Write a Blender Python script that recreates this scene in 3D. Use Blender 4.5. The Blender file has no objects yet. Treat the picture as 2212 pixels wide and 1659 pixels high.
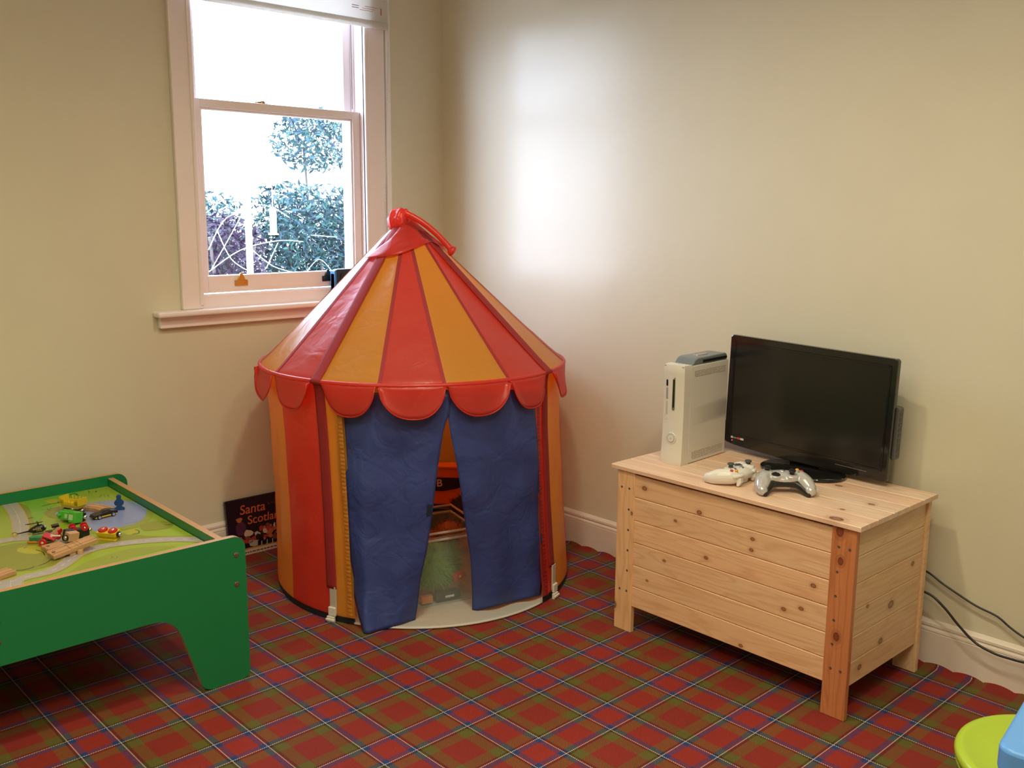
import bpy, math, random
from math import pi, sin, cos, radians as RD, sqrt, atan2, hypot, exp
from mathutils import Vector, Matrix, noise as NZ
random.seed(7)
SC = bpy.context.scene
COL = SC.collection
# ------------------------------------------------------------------ camera
W, H = 2212, 1659
CAM = Vector((-2.74485, -3.29388, 1.31)); YAW, PITCH, ROLL, F = .766173, .178761, .0078848, 2091.09
fw = Vector((sin(YAW)*cos(PITCH), cos(YAW)*cos(PITCH), -sin(PITCH)))
r0 = Vector((cos(YAW), -sin(YAW), 0)); u0 = r0.cross(fw)
cr = r0*cos(ROLL)+u0*sin(ROLL); cu = u0*cos(ROLL)-r0*sin(ROLL)
cd = bpy.data.cameras.new('camera'); co = bpy.data.objects.new('camera', cd); COL.objects.link(co)
cd.sensor_width = 36; cd.lens = F/W*36; cd.clip_start = .05
co.matrix_world = Matrix(((cr.x, cu.x, -fw.x, CAM.x), (cr.y, cu.y, -fw.y, CAM.y), (cr.z, cu.z, -fw.z, CAM.z), (0, 0, 0, 1)))
SC.camera = co
def ray(x, y): return fw*F+cr*(x-W/2)-cu*(y-H/2)
def onp(x, y, n, p):                      # the place a line of sight meets the plane through p with normal n
    n = Vector(n); d = ray(x, y); return CAM+d*(((Vector(p)-CAM).dot(n))/d.dot(n))
def PZ(x, y, z=0.): return onp(x, y, (0, 0, 1), (0, 0, z))
def PX(x, y, c): return onp(x, y, (1, 0, 0), (c, 0, 0))
def PY(x, y, c): return onp(x, y, (0, 1, 0), (0, c, 0))
def PCYL(x, y, r, c):                     # ... meets an upright cylinder
    d = ray(x, y); ox, oy = CAM.x-c[0], CAM.y-c[1]
    a = d.x*d.x+d.y*d.y; b = 2*(ox*d.x+oy*d.y); q = ox*ox+oy*oy-r*r; D = b*b-4*a*q
    t = (-b-sqrt(max(D, 0)))/(2*a); return CAM+d*t
# ------------------------------------------------------------------ materials
def lin(c):
    if isinstance(c, str):
        c = [int(c[i:i+2], 16)/255 for i in (0, 2, 4)]
        c = [(v/12.92 if v <= .04045 else ((v+.055)/1.055)**2.4) for v in c]
    return (c[0], c[1], c[2], 1.)
MC = {}
def new(name):
    m = bpy.data.materials.new(name); m.use_nodes = True
    nt = m.node_tree; b = nt.nodes['Principled BSDF']; return m, nt, b
def N(nt, t, **k):
    n = nt.nodes.new(t)
    for a, v in k.items():
        if a == 'op': n.operation = v
        elif hasattr(n, a): setattr(n, a, v)
    return n
def Lk(nt, a, b): nt.links.new(a, b)
def math_(nt, op, a, b=None, c=None):
    n = N(nt, 'ShaderNodeMath', op=op)
    for i, v in enumerate((a, b, c)):
        if v is None: continue
        if isinstance(v, (int, float)): n.inputs[i].default_value = v
        else: Lk(nt, v, n.inputs[i])
    return n.outputs[0]
def mixc(nt, f, a, b, bt='MIX'):
    n = N(nt, 'ShaderNodeMix', data_type='RGBA', blend_type=bt)
    for s, v in ((n.inputs[0], f), (n.inputs[6], a), (n.inputs[7], b)):
        if isinstance(v, (int, float)): s.default_value = v
        elif isinstance(v, (tuple, list)): s.default_value = lin(v) if len(v) == 3 else v
        else: Lk(nt, v, s)
    return n.outputs[2]
def mat(name, c, rough=.5, metal=0., spec=.5, var=0., vs=20., bump=0., bs=80., trans=0., coat=0., aniso=None, emis=0., alpha=1., transm=0.):
    if name in MC: return MC[name]
    m, nt, b = new(name); c = lin(c)
    b.inputs['Base Color'].default_value = c; b.inputs['Roughness'].default_value = rough
    b.inputs['Metallic'].default_value = metal; b.inputs['Specular IOR Level'].default_value = spec
    b.inputs['Coat Weight'].default_value = coat; b.inputs['Coat Roughness'].default_value = .08
    b.inputs['Alpha'].default_value = alpha; b.inputs['Transmission Weight'].default_value = transm
    if emis: b.inputs['Emission Color'].default_value = c; b.inputs['Emission Strength'].default_value = emis
    tc = N(nt, 'ShaderNodeTexCoord').outputs['Object']
    n = N(nt, 'ShaderNodeTexNoise'); n.inputs['Scale'].default_value = vs; n.inputs['Detail'].default_value = 4; Lk(nt, tc, n.inputs['Vector'])
    v = max(var, .03)
    f = math_(nt, 'MULTIPLY_ADD', n.outputs[0], v*2, 1-v)
    col = mixc(nt, 1., c, f, 'MULTIPLY'); Lk(nt, col, b.inputs['Base Color'])
    if bump:
        n2 = N(nt, 'ShaderNodeTexNoise'); n2.inputs['Scale'].default_value = bs; n2.inputs['Detail'].default_value = 5; Lk(nt, tc, n2.inputs['Vector'])
        bp = N(nt, 'ShaderNodeBump'); bp.inputs['Strength'].default_value = bump; bp.inputs['Distance'].default_value = .01
        Lk(nt, n2.outputs[0], bp.inputs['Height']); Lk(nt, bp.outputs[0], b.inputs['Normal'])
    if trans:
        t = N(nt, 'ShaderNodeBsdfTranslucent'); Lk(nt, col, t.inputs[0]); mx = N(nt, 'ShaderNodeMixShader'); mx.inputs[0].default_value = trans
        Lk(nt, b.outputs[0], mx.inputs[1]); Lk(nt, t.outputs[0], mx.inputs[2]); Lk(nt, mx.outputs[0], nt.nodes['Material Output'].inputs[0])
    MC[name] = m; return m
def fabric(name, c, rough=.38, trans=.22, crease=.5, coat=0.):
    m, nt, b = new(name); c = lin(c)
    tc = N(nt, 'ShaderNodeTexCoord').outputs['Object']
    b.inputs['Roughness'].default_value = rough; b.inputs['Specular IOR Level'].default_value = .6; b.inputs['Coat Weight'].default_value = coat; b.inputs['Coat Roughness'].default_value = .24
    # long soft creases from a warped voronoi, fine weave from noise
    n0 = N(nt, 'ShaderNodeTexNoise'); n0.inputs['Scale'].default_value = 5; n0.inputs['Detail'].default_value = 3; Lk(nt, tc, n0.inputs['Vector'])
    wv = mixc(nt, .10, tc, n0.outputs[1])
    vo = N(nt, 'ShaderNodeTexVoronoi', feature='DISTANCE_TO_EDGE'); vo.inputs['Scale'].default_value = 8; Lk(nt, wv, vo.inputs['Vector'])
    e = math_(nt, 'MINIMUM', vo.outputs[0], .05)
    n1 = N(nt, 'ShaderNodeTexNoise'); n1.inputs['Scale'].default_value = 11; n1.inputs['Detail'].default_value = 3; n1.inputs['Distortion'].default_value = 1.4; Lk(nt, tc, n1.inputs['Vector'])
    h = math_(nt, 'MULTIPLY_ADD', e, 1.5, n1.outputs[0])
    bp = N(nt, 'ShaderNodeBump'); bp.inputs['Strength'].default_value = crease; bp.inputs['Distance'].default_value = .012
    Lk(nt, h, bp.inputs['Height']); Lk(nt, bp.outputs[0], b.inputs['Normal'])
    Lk(nt, bp.outputs[0], b.inputs['Coat Normal'])
    n2 = N(nt, 'ShaderNodeTexNoise'); n2.inputs['Scale'].default_value = 500; Lk(nt, tc, n2.inputs['Vector'])
    col = mixc(nt, 1., c, math_(nt, 'MULTIPLY_ADD', n2.outputs[0], .3, .85), 'MULTIPLY'); Lk(nt, col, b.inputs['Base Color'])
    t = N(nt, 'ShaderNodeBsdfTranslucent'); Lk(nt, col, t.inputs[0]); mx = N(nt, 'ShaderNodeMixShader'); mx.inputs[0].default_value = trans
    Lk(nt, b.outputs[0], mx.inputs[1]); Lk(nt, t.outputs[0], mx.inputs[2]); Lk(nt, mx.outputs[0], nt.nodes['Material Output'].inputs[0])
    return m
def pine(name, light, mid, dark, axis='Y', knots=(), rnd=.5, rough=.42, scale=1., knotc=(.12, .03, .012)):
    m, nt, b = new(name)
    tc = N(nt, 'ShaderNodeTexCoord').outputs['Object']
    g = N(nt, 'ShaderNodeNewGeometry').outputs['Random Per Island']
    off = N(nt, 'ShaderNodeCombineXYZ')
    for i in range(3): Lk(nt, math_(nt, 'MULTIPLY', g, 7.3+3*i), off.inputs[i])
    ad = N(nt, 'ShaderNodeVectorMath', op='ADD'); Lk(nt, tc, ad.inputs[0]); Lk(nt, off.outputs[0], ad.inputs[1])
    def mp(v, al, ac):
        q = N(nt, 'ShaderNodeMapping'); s = [ac*scale]*3; s['XYZ'.index(axis)] = al*scale
        q.inputs['Scale'].default_value = s; Lk(nt, v, q.inputs['Vector']); return q.outputs[0]
    n1 = N(nt, 'ShaderNodeTexNoise'); n1.inputs['Scale'].default_value = 1; n1.inputs['Detail'].default_value = 3; n1.inputs['Distortion'].default_value = .4
    Lk(nt, mp(ad.outputs[0], 1.1, 13), n1.inputs['Vector'])
    ring = math_(nt, 'SINE', math_(nt, 'MULTIPLY', n1.outputs[0], 75))
    ring = math_(nt, 'POWER', math_(nt, 'MULTIPLY_ADD', ring, .5, .5), 3.)
    n2 = N(nt, 'ShaderNodeTexNoise'); n2.inputs['Scale'].default_value = 1; n2.inputs['Detail'].default_value = 4
    Lk(nt, mp(ad.outputs[0], 4, 160), n2.inputs['Vector'])
    n3 = N(nt, 'ShaderNodeTexNoise'); n3.inputs['Scale'].default_value = 1; n3.inputs['Detail'].default_value = 2
    Lk(nt, mp(ad.outputs[0], .7, 20), n3.inputs['Vector'])
    c = mixc(nt, math_(nt, 'MULTIPLY_ADD', n3.outputs[0], 1.6, -.3), light, mid)
    n_ = c.node; n_.clamp_factor = True
    c = mixc(nt, math_(nt, 'MULTIPLY', ring, .38), c, dark)
    c = mixc(nt, math_(nt, 'MULTIPLY_ADD', n2.outputs[0], .5, -.1), c, mid)
    tint = mixc(nt, g, (1.06, .98, .92), (.92, .99, 1.03)); c = mixc(nt, rnd, c, mixc(nt, 1., c, tint, 'MULTIPLY'))
    for kx, ky, kz, kr in knots:
        s = N(nt, 'ShaderNodeVectorMath', op='SUBTRACT'); Lk(nt, tc, s.inputs[0]); s.inputs[1].default_value = (kx, ky, kz)
        q = N(nt, 'ShaderNodeVectorMath', op='MULTIPLY'); v = [1., 1., 1.]; v['XYZ'.index(axis)] = .72; Lk(nt, s.outputs[0], q.inputs[0]); q.inputs[1].default_value = v
        l = N(nt, 'ShaderNodeVectorMath', op='LENGTH'); Lk(nt, q.outputs[0], l.inputs[0]); d = l.outputs['Value']
        mr = N(nt, 'ShaderNodeMapRange'); mr.interpolation_type = 'SMOOTHSTEP'; Lk(nt, d, mr.inputs[0]); mr.inputs[1].default_value = kr*1.05; mr.inputs[2].default_value = kr*.75; 
        c = mixc(nt, math_(nt, 'MULTIPLY', mr.outputs[0], .9), c, knotc)
        mr = N(nt, 'ShaderNodeMapRange'); Lk(nt, d, mr.inputs[0]); mr.inputs[1].default_value = kr*2.6; mr.inputs[2].default_value = kr*.9
        rr = math_(nt, 'MULTIPLY', math_(nt, 'MULTIPLY_ADD', math_(nt, 'SINE', math_(nt, 'MULTIPLY', d, 6/kr)), .25, .35), mr.outputs[0])
        c = mixc(nt, rr, c, dark)
    Lk(nt, c, b.inputs['Base Color']); b.inputs['Roughness'].default_value = rough
    bp = N(nt, 'ShaderNodeBump'); bp.inputs['Strength'].default_value = .12; bp.inputs['Distance'].default_value = .004; Lk(nt, n2.outputs[0], bp.inputs['Height']); Lk(nt, bp.outputs[0], b.inputs['Normal'])
    return m
def tartan():
    m, nt, b = new('tartan_carpet')
    tc = N(nt, 'ShaderNodeTexCoord').outputs['Object']
    mp = N(nt, 'ShaderNodeMapping'); mp.inputs['Rotation'].default_value = (0, 0, .009976); Lk(nt, tc, mp.inputs['Vector'])
    sp = N(nt, 'ShaderNodeSeparateXYZ'); Lk(nt, mp.outputs[0], sp.inputs[0])
    P, A, X0, Y0 = .25997, .09602, -1.21644, -1.22238
    tx = math_(nt, 'FRACT', math_(nt, 'DIVIDE', math_(nt, 'ADD', sp.outputs[0], -X0+P*60), P))
    ty = math_(nt, 'FRACT', math_(nt, 'DIVIDE', math_(nt, 'ADD', math_(nt, 'MULTIPLY', sp.outputs[1], -1), Y0+P*60), P))
    blue, red, dk, gr, br, r2, wh = (.012, .040, .16), (.27, .018, .010), (.030, .010, .008), (.105, .095, .014), (.215, .016, .010), (.225, .016, .010), (.60, .52, .40)
    st = [(0, blue), (.066, red), (.303, blue), (.369, dk), (.404, gr), (.527, br), (.577, r2), (.792, br), (.842, gr), (.965, dk)]
    def ramp(t):
        r = N(nt, 'ShaderNodeValToRGB'); cr_ = r.color_ramp; cr_.interpolation = 'CONSTANT'
        cr_.elements[0].position = 0; cr_.elements[0].color = lin(st[0][1]); cr_.elements[1].position = st[1][0]; cr_.elements[1].color = lin(st[1][1])
        for p, c in st[2:]:
            e = cr_.elements.new(p); e.color = lin(c)
        Lk(nt, t, r.inputs[0]); return r.outputs[0]
    def wl(t):
        a = math_(nt, 'LESS_THAN', math_(nt, 'ABSOLUTE', math_(nt, 'SUBTRACT', t, .369)), .0048)
        c = math_(nt, 'GREATER_THAN', math_(nt, 'ABSOLUTE', math_(nt, 'SUBTRACT', t, .5)), .4952)
        return math_(nt, 'MAXIMUM', a, c)
    tw = math_(nt, 'FRACT', math_(nt, 'DIVIDE', math_(nt, 'SUBTRACT', sp.outputs[0], sp.outputs[1]), .0056))
    k = math_(nt, 'GREATER_THAN', tw, .5)
    wx, wy = wl(tx), wl(ty)
    warp = ramp(tx); weft = ramp(ty)
    c = mixc(nt, k, warp, weft)
    k2 = math_(nt, 'LESS_THAN', tw, .60); k3 = math_(nt, 'GREATER_THAN', tw, .38)
    c = mixc(nt, math_(nt, 'MULTIPLY', wx, k2), c, wh); c = mixc(nt, math_(nt, 'MULTIPLY', wy, k3), c, wh)
    n = N(nt, 'ShaderNodeTexNoise'); n.inputs['Scale'].default_value = 900; n.inputs['Detail'].default_value = 2; Lk(nt, tc, n.inputs['Vector'])
    n4 = N(nt, 'ShaderNodeTexNoise'); n4.inputs['Scale'].default_value = 3; Lk(nt, tc, n4.inputs['Vector'])
    f = math_(nt, 'MULTIPLY', math_(nt, 'MULTIPLY_ADD', n.outputs[0], .9, .55), math_(nt, 'MULTIPLY_ADD', n4.outputs[0], .3, .85))
    c = mixc(nt, 1., c, f, 'MULTIPLY'); Lk(nt, c, b.inputs['Base Color'])
    b.inputs['Roughness'].default_value = .75; b.inputs['Specular IOR Level'].default_value = .35
    b.inputs['Sheen Weight'].default_value = .02; b.inputs['Sheen Roughness'].default_value = .5
    bp = N(nt, 'ShaderNodeBump'); bp.inputs['Strength'].default_value = .4; bp.inputs['Distance'].default_value = .003; Lk(nt, math_(nt, 'ADD', n.outputs[0], math_(nt, 'MULTIPLY', tw, .5)), bp.inputs['Height']); Lk(nt, bp.outputs[0], b.inputs['Normal'])
    return m
# ------------------------------------------------------------------ mesh helper
class MB:
    def __init__(s): s.v = []; s.f = []; s.m = []
    def add(s, vs, fs, mi=0, T=None):
        o = len(s.v)
        s.v += [tuple(T @ Vector(v)) if T else tuple(v) for v in vs]
        s.f += [tuple(i+o for i in f) for f in fs]; s.m += [mi]*len(fs); return s
    def box(s, a, b, mi=0, T=None):
        x0, y0, z0 = a; x1, y1, z1 = b
        x0, x1 = min(x0, x1), max(x0, x1); y0, y1 = min(y0, y1), max(y0, y1); z0, z1 = min(z0, z1), max(z0, z1)
        vs = [(x0, y0, z0), (x1, y0, z0), (x1, y1, z0), (x0, y1, z0), (x0, y0, z1), (x1, y0, z1), (x1, y1, z1), (x0, y1, z1)]
        return s.add(vs, [(0, 3, 2, 1), (4, 5, 6, 7), (0, 1, 5, 4), (1, 2, 6, 5), (2, 3, 7, 6), (3, 0, 4, 7)], mi, T)
    def rings(s, rings, mi=0, T=None, caps=True, closed=True):
        n = len(rings[0]); vs = [p for r in rings for p in r]; fs = []
        for i in range(len(rings)-1):
            for j in range(n if closed else n-1):
                k = (j+1) % n; fs.append((i*n+j, i*n+k, (i+1)*n+k, (i+1)*n+j))
        if caps and closed: fs += [tuple(reversed(range(n))), tuple(range((len(rings)-1)*n, len(rings)*n))]
        return s.add(vs, fs, mi, T)
    def lathe(s, prof, c=(0, 0, 0), ax='Z', n=24, mi=0, T=None, caps=True):
        R = {'Z': Matrix.Identity(4), 'X': Matrix.Rotation(pi/2, 4, 'Y'), 'Y': Matrix.Rotation(-pi/2, 4, 'X')}[ax]
        M = Matrix.Translation(Vector(c)) @ R
        if T: M = T @ M
        return s.rings([[(r*cos(2*pi*j/n), r*sin(2*pi*j/n), z) for j in range(n)] for r, z in prof], mi, M, caps)
    def cyl(s, c, r, h, ax='Z', n=20, mi=0, T=None, b=0.):
        if b: return s.lathe([(r-b, 0), (r, b), (r, h-b), (r-b, h)], c, ax, n, mi, T)
        return s.lathe([(r, 0), (r, h)], c, ax, n, mi, T)
    def ball(s, c, r, sc=(1, 1, 1), n=16, mi=0, T=None):
        M = Matrix.Translation(Vector(c)) @ Matrix.Diagonal((*sc, 1))
        if T: M = T @ M
        return s.rings([[(r*sin(a)*cos(2*pi*j/n), r*sin(a)*sin(2*pi*j/n), -r*cos(a)) for j in range(n)] for a in [pi*(i+.02)/(n//2+.04) for i in range(n//2+1)]], mi, M)
    def tube(s, pts, r, n=8, mi=0, T=None, caps=True):
        pts = [Vector(p) for p in pts]; rs = []
        for i, p in enumerate(pts):
            t = (pts[min(i+1, len(pts)-1)]-pts[max(i-1, 0)]).normalized()
            a = t.cross(Vector((0, 0, 1)) if abs(t.z) < .95 else Vector((0, 1, 0))).normalized(); b = t.cross(a)
            q = r[i] if isinstance(r, (list, tuple)) else r
            rs.append([tuple(p+a*q*cos(2*pi*j/n)+b*q*sin(2*pi*j/n)) for j in range(n)])
        return s.rings(rs, mi, T, caps)
    def prism(s, o, z0, z1, mi=0, T=None):
        n = len(o); return s.add([(x, y, z0) for x, y in o]+[(x, y, z1) for x, y in o], [tuple(reversed(range(n))), tuple(range(n, 2*n))]+[(i, (i+1) % n, n+(i+1) % n, n+i) for i in range(n)], mi, T)
    def grid(s, fn, nu, nv, mi=0, T=None, mf=None):
        vs = [fn(i/nu, j/nv) for j in range(nv+1) for i in range(nu+1)]; o = len(s.v)
        fs = [(j*(nu+1)+i, j*(nu+1)+i+1, (j+1)*(nu+1)+i+1, (j+1)*(nu+1)+i) for j in range(nv) for i in range(nu)]
        k = len(s.m); s.add(vs, fs, mi, T)
        if mf:
            for q in range(len(fs)): s.m[k+q] = mf(q % nu, q//nu)
        return s
    def build(s, name, mats, parent=None, smooth=False, bev=0., seg=2, solid=0., sub=0, loc=None, rot=None, weld=False, angle=35):
        me = bpy.data.meshes.new(name); me.from_pydata(s.v, [], s.f)
        if not isinstance(mats, (list, tuple)): mats = [mats]
        for m in mats: me.materials.append(m)
        for p, m in zip(me.polygons, s.m): p.material_index = m
        import bmesh
        b = bmesh.new(); b.from_mesh(me)
        if weld: bmesh.ops.remove_doubles(b, verts=b.verts, dist=1e-5)
        if not solid: bmesh.ops.recalc_face_normals(b, faces=b.faces)
        b.to_mesh(me); b.free()
        if smooth:
            for p in me.polygons: p.use_smooth = True
            if smooth != 'all':
                try: me.set_sharp_from_angle(angle=RD(angle))
                except Exception: pass
        o = bpy.data.objects.new(name, me); COL.objects.link(o)
        if parent: o.parent = parent
        if loc: o.location = loc
        if rot: o.rotation_euler = rot
        if solid:
            q = o.modifiers.new('solid', 'SOLIDIFY'); q.thickness = solid; q.offset = 0
        if bev:
            q = o.modifiers.new('bevel', 'BEVEL'); q.width = bev; q.segments = seg; q.limit_method = 'ANGLE'; q.angle_limit = RD(40); q.harden_normals = False
        if sub:
            q = o.modifiers.new('sub', 'SUBSURF'); q.levels = sub; q.render_levels = sub
        return o
def tag(o, label, cat, group=None):
    o['label'] = label; o['category'] = cat
    if group: o['group'] = group
    return o
def struct(o): o['kind'] = 'structure'; return o
def thing(name, label, cat, loc=(0, 0, 0), rz=0., rot=None, group=None):
    o = bpy.data.objects.new(name, None); COL.objects.link(o); o.location = loc; o.rotation_euler = rot or (0, 0, rz); o.empty_display_size = .05
    if label: tag(o, label, cat, group)
    return o
def rrect(x0, y0, x1, y1, r, n=5):
    o = []
    for cx, cy, a in ((x1-r, y1-r, 0), (x0+r, y1-r, 90), (x0+r, y0+r, 180), (x1-r, y0+r, 270)):
        o += [(cx+r*cos(RD(a+90*i/n)), cy+r*sin(RD(a+90*i/n))) for i in range(n+1)]
    return o
def spline(pts, n=8):
    pts = [Vector(p) for p in pts]; o = []
    for i in range(len(pts)-1):
        p0, p1, p2, p3 = pts[max(i-1, 0)], pts[i], pts[i+1], pts[min(i+2, len(pts)-1)]
        for k in range(n):
            t = k/n; o.append(.5*((2*p1)+(p2-p0)*t+(2*p0-5*p1+4*p2-p3)*t*t+(3*p1-p0-3*p2+p3)*t**3))
    return o+[pts[-1]]
def lerp(a, b, t): return a+(b-a)*t
def interp(tab, t):
    for (a, x), (b, y) in zip(tab, tab[1:]):
        if t <= b: return x+(y-x)*(t-a)/(b-a) if not isinstance(x, tuple) else tuple(p+(q-p)*(t-a)/(b-a) for p, q in zip(x, y))
    return tab[-1][1]
def textmesh(name, s, size, m, parent, loc, rot=(0, 0, 0), depth=.0004, align='LEFT', shear=0., bold=0.):
    c = bpy.data.curves.new(name, 'FONT'); c.body = s; c.size = size; c.extrude = depth; c.align_x = align; c.shear = shear; c.offset = bold
    t = bpy.data.objects.new('tmp', c); COL.objects.link(t); bpy.context.view_layer.update()
    me = bpy.data.meshes.new_from_object(t.evaluated_get(bpy.context.evaluated_depsgraph_get())); me.name = name
    bpy.data.objects.remove(t); me.materials.clear(); me.materials.append(m)
    o = bpy.data.objects.new(name, me); COL.objects.link(o); o.parent = parent; o.location = loc; o.rotation_euler = rot; return o
# ------------------------------------------------------------------ shared materials
M_wall = mat('cream_wall_paint', (.67, .635, .50), .40, spec=.40, var=.02, vs=6, bump=.05, bs=300)
M_ceil = mat('ceiling_paint', (.80, .78, .72), .8, bump=.03)
M_gloss = mat('white_gloss_paint', (.86, .78, .78), .26, spec=.5, var=.03, vs=9, bump=.02, bs=60)
M_base = mat('baseboard_gloss_paint', (.74, .66, .60), .35, spec=.5, var=.03, vs=9, bump=.02, bs=60)
M_brass = mat('brass', (.55, .38, .12), .3, 1., bump=.05)
M_dkmet = mat('dark_bronze', (.12, .11, .08), .4, 1.)
M_steel = mat('steel', (.62, .62, .64), .25, 1.)
M_black = mat('black_plastic', (.010, .010, .011), .35)
M_glossblack = mat('gloss_black_plastic', (.008, .008, .009), .08, coat=.3)
M_white = mat('white_plastic', (.72, .70, .64), .35)
M_tart = tartan()
# ------------------------------------------------------------------ room
RX, RY, RZ = -4.5, -4.9, 2.62
b = MB()
def sc(t): return .004+.010*abs(sin(pi*t/.085))**.8
xs = [RX+i*(-.012-RX)/90 for i in range(91)]
b.grid(lambda u, v: (lerp(RX, -.03, u), lerp(RY, -.03, v), 0), 2, 2)
n = 700
b.grid(lambda u, v: (-.03+.016*v, lerp(RY, -.014, u), sc(lerp(RY, 0, u))*v*v), n, 2)
b.grid(lambda u, v: (lerp(RX, -.014, u), -.03+.016*v, sc(lerp(RX, 0, u))*v*v), n, 2)
struct(b.build('floor', M_tart, smooth='all'))
struct(MB().box((0, RY-.1, -.05), (.12, .12, RZ+.1)).build('wall_right', M_wall))
WX0, WX1, WZ0, WZ1 = -1.134, -.418, .935, 2.25
b = MB(); b.box((RX-.1, 0, -.05), (WX0, .14, RZ+.1)).box((WX1, 0, -.05), (0, .14, RZ+.1)).box((WX0, 0, -.05), (WX1, .14, WZ0)).box((WX0, 0, WZ1), (WX1, .14, RZ+.1))
struct(b.build('wall_left', M_wall))
struct(MB().box((RX-.1, RY-.1, -.05), (0, RY, RZ+.1)).build('wall_behind', M_wall))
struct(MB().box((RX-.1, RY, -.05), (RX, 0, RZ+.1)).build('wall_far_left', M_wall))
struct(MB().box((RX-.1, RY-.1, RZ), (.12, .14, RZ+.1)).build('ceiling', M_ceil))
prof = [(.0, .0), (.016, 0), (.016, .101), (.0145, .1035), (.0165, .106), (.0155, .111), (.010, .114), (.009, .1175), (.0125, .120), (.012, .127), (.006, .133), (.0, .137)]
def skirt(name, p0, p1, nx, ny):
    struct(MB().rings([[(p[0]+nx*d, p[1]+ny*d, z) for d, z in prof] for p in (p0, p1)]).build(name, M_base, smooth=True, angle=25))
skirt('baseboard_right', (0, 0), (0, RY), -1, 0)
skirt('baseboard_left', (0, 0), (RX, 0), 0, -1)
# ------------------------------------------------------------------ window
w = thing('window_1', None, None, (-.776, 0, .95)); struct(w); O = Vector((-.776, 0, .95))
def wb(name, boxes, m=M_gloss, bev=.003, parent=w, **k):
    q = MB()
    for a, c in boxes: q.box(tuple(Vector(a)-O), tuple(Vector(c)-O))
    return struct(q.build(name, m, parent, bev=bev, **k))
wb('casing', [((-1.213, -.020, .9485), (-1.134, .0, 2.33)), ((-.418, -.020, .9485), (-.317, .0, 2.33)), ((-1.1335, -.0195, 2.25), (-.4185, .0, 2.3295))], bev=.004)
wb('casing_bead', [((-1.150, -.026, .96), (-1.134, .0, 2.27)), ((-.418, -.026, .96), (-.402, .0, 2.27))], bev=.005)
wb('jamb', [((-1.136, -.01, .95), (-1.1335, .14, 2.25)), ((-.4185, -.01, .95), (-.416, .14, 2.25)), ((-1.134, .0, 2.235), (-.418, .14, 2.25)), ((-1.134, .045, 1.0), (-1.126, .053, 2.25)), ((-.426, .045, 1.0), (-.418, .053, 2.25))], bev=.001)
wb('window_sill', [((-1.318, -.055, .929), (-.212, .0, .9485))], bev=.006)
wb('sill_apron', [((-1.300, -.022, .888), (-.230, .0, .929))], bev=.003)
wb('inner_sill', [((-1.134, -.004, .9), (-.418, .14, .997))], bev=.006)
ls = wb('lower_sash', [((-1.132, .012, 1.0), (-1.098, .046, 1.686)), ((-.454, .012, 1.0), (-.420, .046, 1.686)), ((-1.0978, .0125, 1.0005), (-.4542, .0455, 1.062)), ((-1.0978, .0125, 1.656), (-.4542, .0455, 1.6855)), ((-1.0975, .018, 1.0625), (-1.090, .042, 1.6555)), ((-.462, .018, 1.0625), (-.4545, .042, 1.6555)), ((-1.0895, .018, 1.648), (-.4625, .042, 1.6555))], bev=.002)
us = wb('upper_sash', [((-1.126, .056, 1.66), (-1.088, .09, 2.24)), ((-.464, .056, 1.66), (-.426, .09, 2.24)), ((-1.0875, .0565, 1.6605), (-.4645, .0895, 1.69)), ((-1.0875, .0565, 2.2), (-.4645, .0895, 2.2395))], bev=.002)
m, nt, bb = new('window_glass')
gl = N(nt, 'ShaderNodeBsdfGlossy'); gl.inputs['Roughness'].default_value = .02; tr = N(nt, 'ShaderNodeBsdfTransparent'); fr = N(nt, 'ShaderNodeFresnel'); mx = N(nt, 'ShaderNodeMixShader')
ns = N(nt, 'ShaderNodeTexNoise'); tr.inputs[0].default_value = (.97, .99, .98, 1)
gb = N(nt, 'ShaderNodeNewGeometry'); Lk(nt, math_(nt, 'MULTIPLY', fr.outputs[0], math_(nt, 'SUBTRACT', 1., gb.outputs['Backfacing'])), mx.inputs[0]); Lk(nt, tr.outputs[0], mx.inputs[1]); Lk(nt, gl.outputs[0], mx.inputs[2]); Lk(nt, mx.outputs[0], nt.nodes['Material Output'].inputs[0])
M_glass = m
wb('glass_pane', [((-1.10, .029, 1.05), (-.45, .032, 1.66))], M_glass, 0, ls)
wb('glass_pane', [((-1.09, .072, 1.68), (-.46, .075, 2.21))], M_glass, 0, us)
for lx, mm in ((-.968, M_brass), (-.590, M_dkmet)):
    q = MB(); q.box((-.026, -.004, 0), (.026, 0, .021)).prism([(-.016, 0), (.016, 0), (.004, .026), (-.004, .026)], 0, .006, 0, Matrix.Translation((0, 0, .021)) @ Matrix.Rotation(pi/2, 4, 'X'))
    q.box((.006, .004, .016), (.024, .010, .036)); q.cyl((-.017, -.0055, .010), .004, .003, 'Y', 10).cyl((.017, -.0055, .010), .004, .003, 'Y', 10)
    o = q.build('sash_lock', mm, ls, bev=.0008, loc=tuple(Vector((lx, .012, 1.022))-O)); o['label'] = 'brass sash bolt' if mm is M_brass else 'dark bronze sash bolt'
q = MB(); q.box((-.022, -.008, 0), (.022, .008, .003)).box((-.028, -.004, .004), (.010, .003, .010), T=Matrix.Rotation(-.2, 4, 'Y')).cyl((.008, 0, .003), .006, .006, n=12)
q.build('sash_catch', M_brass, ls, bev=.0006, loc=tuple(Vector((-.845, .03, 1.686))-O))
q = MB(); q.tube([(-.4245, .052, 1.70), (-.4245, .052, 2.2)], .0028); q.build('sash_cord', mat('cord_dark', (.14, .13, .12), .8), us, loc=tuple(-O))
# slim upright strip beside the casing
struct(MB().box((-.307, -.013, .60), (-.283, 0, 2.5)).build('trim_1', mat('strip_white', (.86, .86, .88), .35), bev=.002))
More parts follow.
